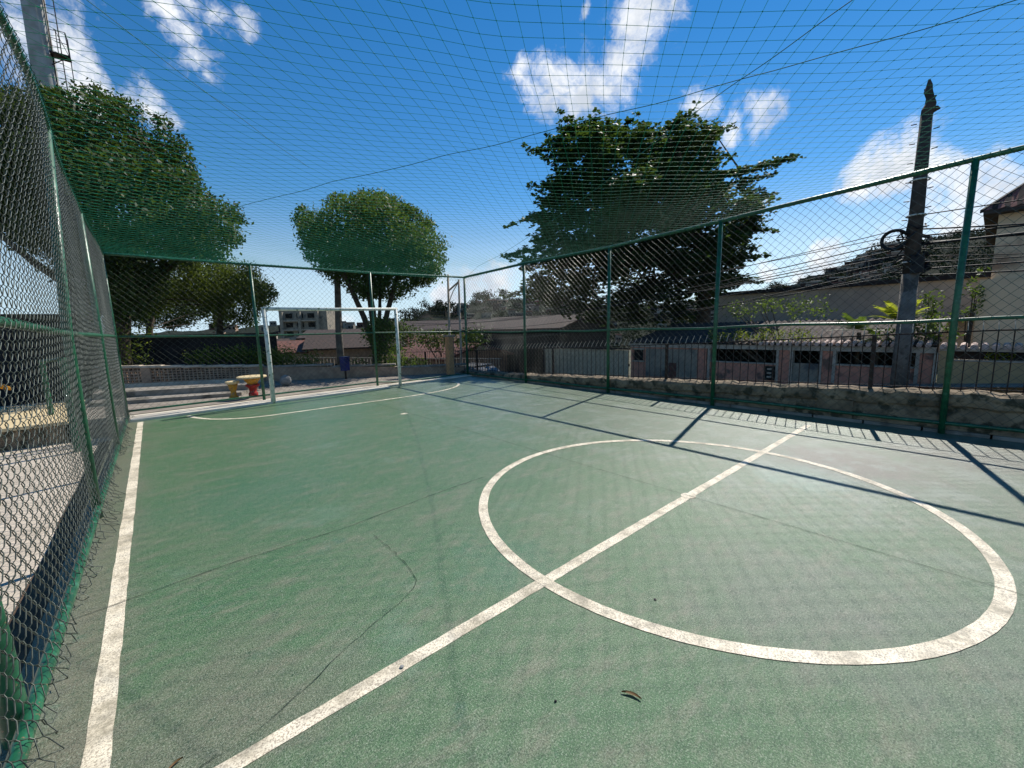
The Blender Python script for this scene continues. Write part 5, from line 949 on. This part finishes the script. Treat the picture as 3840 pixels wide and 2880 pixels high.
# extra small foliage hanging down beside it
t5 = empty('tree', (-3.6, 21.5, -1.2), 'dark thinly leaved tree far behind the shed between the two left trees', 'tree')
limbs(t5, None, [([(-3.6, 21.5, -1.5), (-3.4, 21.5, 1.8), (-3.0, 21.5, 3.4)], 0.16, 0.08)], BACK_CROWN, 0.1, 15, 4, rl=.02)
leaves('crown', BACK_CROWN, m_leafL, 0.13, 20, t5, 0.8, 0.1, 0.3, 0.5, 61)
t1b = empty('shrub', (-4.2, 14.9, 0.1), 'loose sunlit shrub hanging over the breeze block wall left of the shed', 'shrub')
cl = [(-4.0, 14.95, 1.75, .35), (-3.8, 14.8, 1.45, .4), (-4.3, 14.9, 1.1, .45), (-3.7, 14.85, 1.05, .3), (-4.4, 15.1, 2.1, .5), (-3.5, 15.0, 1.7, .3), (-3.6, 14.8, 0.8, .25), (-4.1, 15.1, .8, .3)]
leaves('foliage', cl, m_leafS, 0.09, 6, t1b, 1, 0.3, 0.3, 0.5, 5); MB().tube([(-4.2, 14.95, -.1), (-4.1, 14.95, .9), (-3.9, 14.9, 1.6)], [.04, .03, .015], 6).build('stem', m_bark, t1b)
# small yellow green tree
t2 = empty('tree', (-1.4, 17.4, -0.6), 'lighter olive green tree between the big left tree and the goal', 'tree')
limbs(t2, None, [([(-1.45, 17.4, -0.9), (-1.4, 17.45, 1.6), (-1.25, 17.5, 2.6)], 0.13, 0.09), ([(-1.25, 17.5, 2.5), (-1.9, 17.3, 3.4), (-2.3, 17.2, 4.2)], 0.07, 0.03), ([(-1.3, 17.5, 2.3), (-.6, 17.2, 3.2), (-.3, 17.0, 3.9)], 0.07, 0.03)], SMALL_CROWN, 0.1, 5, 2, rl=.03)
leaves('crown', SMALL_CROWN, m_leafT, 0.10, 20, t2, 0.95, 0.2, 0.3, 0.45, 22)
# middle tree
t3 = empty('tree', (3.0, 13.4, -0.6), 'round topped tree with several bare stems directly behind the goal', 'tree')
limbs(t3, None, [([(2.95, 13.4, -1.0), (3.0, 13.5, 0.6)], 0.24, 0.20), ([(3.0, 13.5, .5), (2.7, 13.8, 2.0), (2.35, 14.3, 3.4), (1.9, 14.8, 4.8)], 0.13, 0.05), ([(3.0, 13.5, .5), (3.05, 13.9, 2.2), (3.1, 14.3, 4.0), (3.1, 14.6, 5.6)], 0.14, 0.05), ([(3.0, 13.5, .5), (3.5, 13.5, 2.2), (4.0, 13.5, 3.6), (4.5, 13.4, 5.0)], 0.12, 0.05), ([(3.0, 13.5, .7), (3.25, 13.6, 2.3), (3.5, 14.0, 3.5)], 0.09, 0.04), ([(3.0, 13.5, .5), (2.95, 13.4, 2.2), (2.8, 13.4, 3.5)], 0.08, 0.03)], MID_CROWN, 0.1, 6, 2, rl=.045)
leaves('crown', MID_CROWN, m_leafM, 0.125, 22, t3, 0.85, 0.35, 0.3, 0.5, 23)
t3b = empty('shrub', (3.0, 12.7, -0.3), 'dark upright shrub at the foot of the middle tree stems', 'shrub')
leaves('foliage', MIDLOW_CROWN, m_leafB, 0.10, 16, t3b, 1.1, 0.3, 0.3, 0.5, 24); MB().tube([(2.95, 12.6, -1), (2.9, 12.7, 1.4)], [.05, .02], 6).build('stem', m_bark, t3b)
# almond tree, tiers of rosettes
t4 = empty('almond_tree', (16.3, 7.3, -1.0), 'large tiered broad leaved almond tree behind the salmon garden wall', 'tree')
limbs(t4, None, [([(16.4, 7.3, -1.6), (16.6, 7.5, 1.2), (16.8, 7.6, 4.0), (16.5, 8.2, 7.0), (16.0, 8.8, 9.8)], 0.42, 0.10), ([(16.7, 7.5, 3.0), (14.6, 9.0, 4.4), (12.4, 10.4, 5.2)], 0.17, 0.06), ([(16.8, 7.6, 3.6), (18.4, 6.8, 5.6), (19.2, 6.4, 6.6)], 0.17, 0.06), ([(16.2, 8.6, 6.6), (17.6, 7.67, 8.2), (18.6, 6.87, 8.5), (19.6, 6.07, 8.8), (20.4, 5.4, 9.05)], 0.11, 0.02), ([(16.7, 7.8, 5.2), (14.2, 9.5, 7.4), (12.6, 10.9, 8.8)], 0.14, 0.05), ([(16.8, 7.5, 2.6), (17.8, 7.0, 3.4), (18.4, 6.8, 3.8)], 0.14, 0.05)], ALMOND_CROWN[:220], 0.2, 9, 3, rl=.05)
leaves('crown', ALMOND_CROWN, m_leafA, 0.23, 5.2, t4, 0.62, 0.1, 0.7, 0.6, 25, cluster=(6, 0.11))
# bushes and hedges
def bush(label, cl, m, size, dens, base, seed, nm='shrub', stem=True):
    dens = dens * 2.0
    r_ = empty(nm, base, label, nm.replace('_', ' '))
    leaves('foliage', cl, m, size, dens, r_, 0.9, 0.2, 0.3, 0.5, seed)
    if stem:
        mb = MB(); x, y, z = base
        for c in cl[:6]: mb.tube([(x, y, z), ((x + c[0]) / 2, (y + c[1]) / 2, (z + c[2]) / 2 + .1), c[:3]], [0.03, 0.02, 0.008], 5)
        mb.build('stem', m_bark, r_)
def row(a, b, n, r, jit, seed):
    rg = random.Random(seed); a, b = Vector(a), Vector(b)
    return [(*(a.lerp(b, (i + .5) / n) + Vector([rg.uniform(-jit, jit) for _ in range(3)])), r * rg.uniform(.7, 1.25)) for i in range(n)]
bush('leafy hedge rising over the breeze block wall in front of the shed', row((-2.5, 14.5, .85), (0.2, 14.0, .75), 14, .33, .12, 3), m_leafS, 0.085, 5, (-1.2, 14.3, 0), 31, 'hedge')
bush('dark hedge behind the left goal post and low wall', row((-1.0, 14.6, .5), (0.9, 14.4, .35), 10, .42, .15, 4), m_leafB, 0.09, 5, (0, 14.5, -.4), 32, 'hedge')
bush('clump of green shrubs behind the waste bin', row((2.0, 13.2, .2), (4.3, 12.0, .15), 10, .33, .15, 5), m_leafB, 0.09, 5, (3, 12.6, -.6), 33)
bush('pale leaved shrub above the garden wall below the almond tree', row((11.6, 4.3, 1.95), (11.6, 1.6, 1.75), 12, .36, .22, 6), m_leafB, 0.10, 2.6, (11.7, 2.6, 0), 34)
bush('climbing hedge covering the top of the salmon garden wall', row((11.15, 4.9, 1.05), (11.15, 1.8, 1.0), 18, .24, .10, 7), m_leafS, 0.07, 3.6, (11.3, 3, 0), 35, 'hedge')
bush('tangled climber with dark leaves between the pole and the beige house', row((11.4, 0.1, 1.3), (11.4, -1.0, 1.2), 14, .30, .25, 8), m_leafB, 0.11, 2.6, (11.4, -.4, 0), 36, 'climber')
bush('tall thin dark shrub against the grey building', row((12.2, -0.55, 1.3), (12.2, -0.45, 2.1), 6, .22, .08, 9), m_leafB, 0.10, 4, (12.2, -.5, 0), 37)
bush('dark creeper with pale blossom on the corner of the beige house', row((12.1, -1.15, 1.3), (12.1, -1.25, 2.55), 8, .17, .08, 10), m_leafB, 0.09, 5, (12.1, -1.2, -.4), 38, 'creeper')
bush('bright yellow green pot plant in the open strip of the ochre wall', [(11.15, -1.75, .56, .14), (11.15, -1.62, .55, .12), (11.15, -1.9, .55, .10)], m_leafY, 0.06, 6, (11.15, -1.75, .44), 39, 'potted_plant', False)
bush('low weeds growing at the foot of the cream board fence', row((10.6, 8.0, -.8), (10.6, 9.8, -.95), 9, .2, .12, 11), m_leafS, 0.08, 4, (10.6, 9, -1.1), 40, 'weeds', False)
bush('dark tree crowns around the slim gantry posts', row((6.8, 17.0, 1.1), (9.6, 16.0, 1.0), 12, .6, .3, 12), m_leafA, 0.14, 4, (8, 16.5, -1.4), 41, 'tree')
bush('dark round tree right of the goal behind the low wall', row((5.2, 18.0, 1.4), (6.4, 17.4, 1.2), 8, .7, .35, 13), m_leafA, 0.14, 4, (5.8, 17.6, -1.5), 42, 'tree')
# palms: fan of stiff fronds
def palm(label, c, R_, n, m, a0, a1, seed, h=0.0, nm='palm'):
    rg = np.random.default_rng(seed); r_ = empty(nm, (c[0], c[1], c[2] - 1.4), label, 'palm'); V = []; Q = []
    MB().tube([(c[0], c[1], c[2] - 2.2), c], [0.06, 0.05], 9).build('trunk', m_bark, r_)
    for k in range(n):
        a = rg.uniform(0, 6.283); e = rg.uniform(a0, a1); d = np.array([math.cos(a) * math.cos(e), math.sin(a) * math.cos(e), math.sin(e)])
        s = np.cross(d, [0, 0, 1]); s /= np.linalg.norm(s) + 1e-9; L = R_ * rg.uniform(.7, 1.1); C0 = np.array(c)
        tip = lambda t: C0 + d * L * t - np.array([0, 0, 0.25 * L * t * t])
        for t in np.linspace(.25, 1, 22):
            for sg in (-1, 1):
                b = tip(t); f = b + (s * sg * .75 + d * .55) * L * .30 * (1.1 - .6 * t) - np.array([0, 0, .05 * L]); w_ = d * 0.011
                i0 = len(V); V += [b - w_, b + w_, f + w_ * .2, f - w_ * .2]; Q.append((i0, i0 + 1, i0 + 2, i0 + 3))
    fast('crown', V, Q, m, r_)
palm('bright yellow green spiky palm beside the utility pole', (11.75, 0.05, 1.40), .80, 44, m_leafY, .35, 1.4, 3)
palm('dark fan palm to the left of the yellow green one', (11.6, 0.85, 1.10), .80, 16, m_leafB, 0.1, 1.1, 4)
palm('low glossy leaved palm just behind the salmon garden wall', (11.3, 0.40, .95), .50, 14, m_leafM, 0.0, .8, 5)
# scrub and tree cover over the hills
rg = np.random.default_rng(77); SC = []
for k in range(2600):
    a = rg.uniform(57, 92) if k % 3 else rg.uniform(24, 57); r = rg.uniform(78, 178); t = math.radians(a)
    x = CAM.x + math.sin(t) * r; y = CAM.y + math.cos(t) * r; SC.append((x, y, hillz(x, y) + 0.4, rg.uniform(0.7, 2.0)))
o = leaves('hillside_scrub', SC, m_leafH, 0.40, 4.0, None, 0.7, .2, .3, .8, 78); tag(o, kind='stuff')
# hilltop trees
def ridge_tree(a, r, s, seed):
    t = math.radians(a); x = CAM.x + math.sin(t) * r; y = CAM.y + math.cos(t) * r; z = hillz(x, y)
    rg = random.Random(seed); cl = [(x + rg.uniform(-s, s), y + rg.uniform(-s, s), z + s * rg.uniform(.5, 1.4), s * rg.uniform(.4, .8)) for _ in range(6)]
    r_ = empty('hilltop_tree', (x, y, z - .5), 'dark round tree standing on the skyline of the hill', 'tree', 'trees along the hill skyline')
    leaves('crown', cl, m_leafH, s * .20, 6, r_, .8, .2, .3, .8, seed); MB().tube([(x, y, z - 1), (x, y, z + s)], [.2 * s, .08 * s], 6).build('trunk', m_bark, r_)
rr2 = random.Random(8)
for k in range(60): ridge_tree(rr2.uniform(62, 84), rr2.uniform(150, 178), rr2.uniform(0.8, 2.2), 100 + k)
for k in range(16): ridge_tree(rr2.uniform(26, 40), rr2.uniform(140, 175), rr2.uniform(1.5, 3.2), 200 + k)
# small things lying on the court
def flat_leaf(x, y, s, rz, label, curl=0.3):
    V = []; n = 9
    for i in range(n + 1):
        t = i / n; w_ = math.sin(math.pi * t) ** .8 * s * .10; px = (t - .5) * s; z = 0.003 + abs(t - .5) * s * curl * .15
        for sg in (-1, 0, 1):
            qx, qy = px, sg * w_ + math.sin(t * 3) * s * .12; V.append((x + qx * math.cos(rz) - qy * math.sin(rz), y + qx * math.sin(rz) + qy * math.cos(rz), z + abs(sg) * .006))
    Q = [(i * 3 + k, i * 3 + k + 3, i * 3 + k + 4, i * 3 + k + 1) for i in range(n) for k in range(2)]
    o = fast('fallen_leaf', V, Q, m_leafD); tag(o, label, 'leaf')
flat_leaf(-2.06, -0.78, 0.08, -1.2, 'curled dry brown leaf lying on the court near the camera')
flat_leaf(-3.46, 0.13, 0.05, 0.5, 'tiny pale dry leaf lying beside the left sideline')
pb = MB(); pb.lathe((-2.30, -0.59, 0.0), [(.002, 0), (.0055, .002), (.005, .005), (.002, .007)], 10); tag(pb.build('pebble', m_black), 'tiny dark pebble on the court left of the dry leaf', 'pebble')
pb = MB(); pb.lathe((-1.45, -0.53, 0.0), [(.003, 0), (.008, .002), (.007, .005), (.002, .006)], 10); tag(pb.build('pebble', m_black), 'small dark pebble inside the near edge of the centre circle', 'pebble')
pb = MB(); pb.lathe((-2.68, -0.015, 0.0035), [(.003, 0), (.010, .002), (.009, .004), (.003, .006)], 10); tag(pb.build('pebble', m_stone), 'small grey pebble resting on the halfway line', 'pebble')
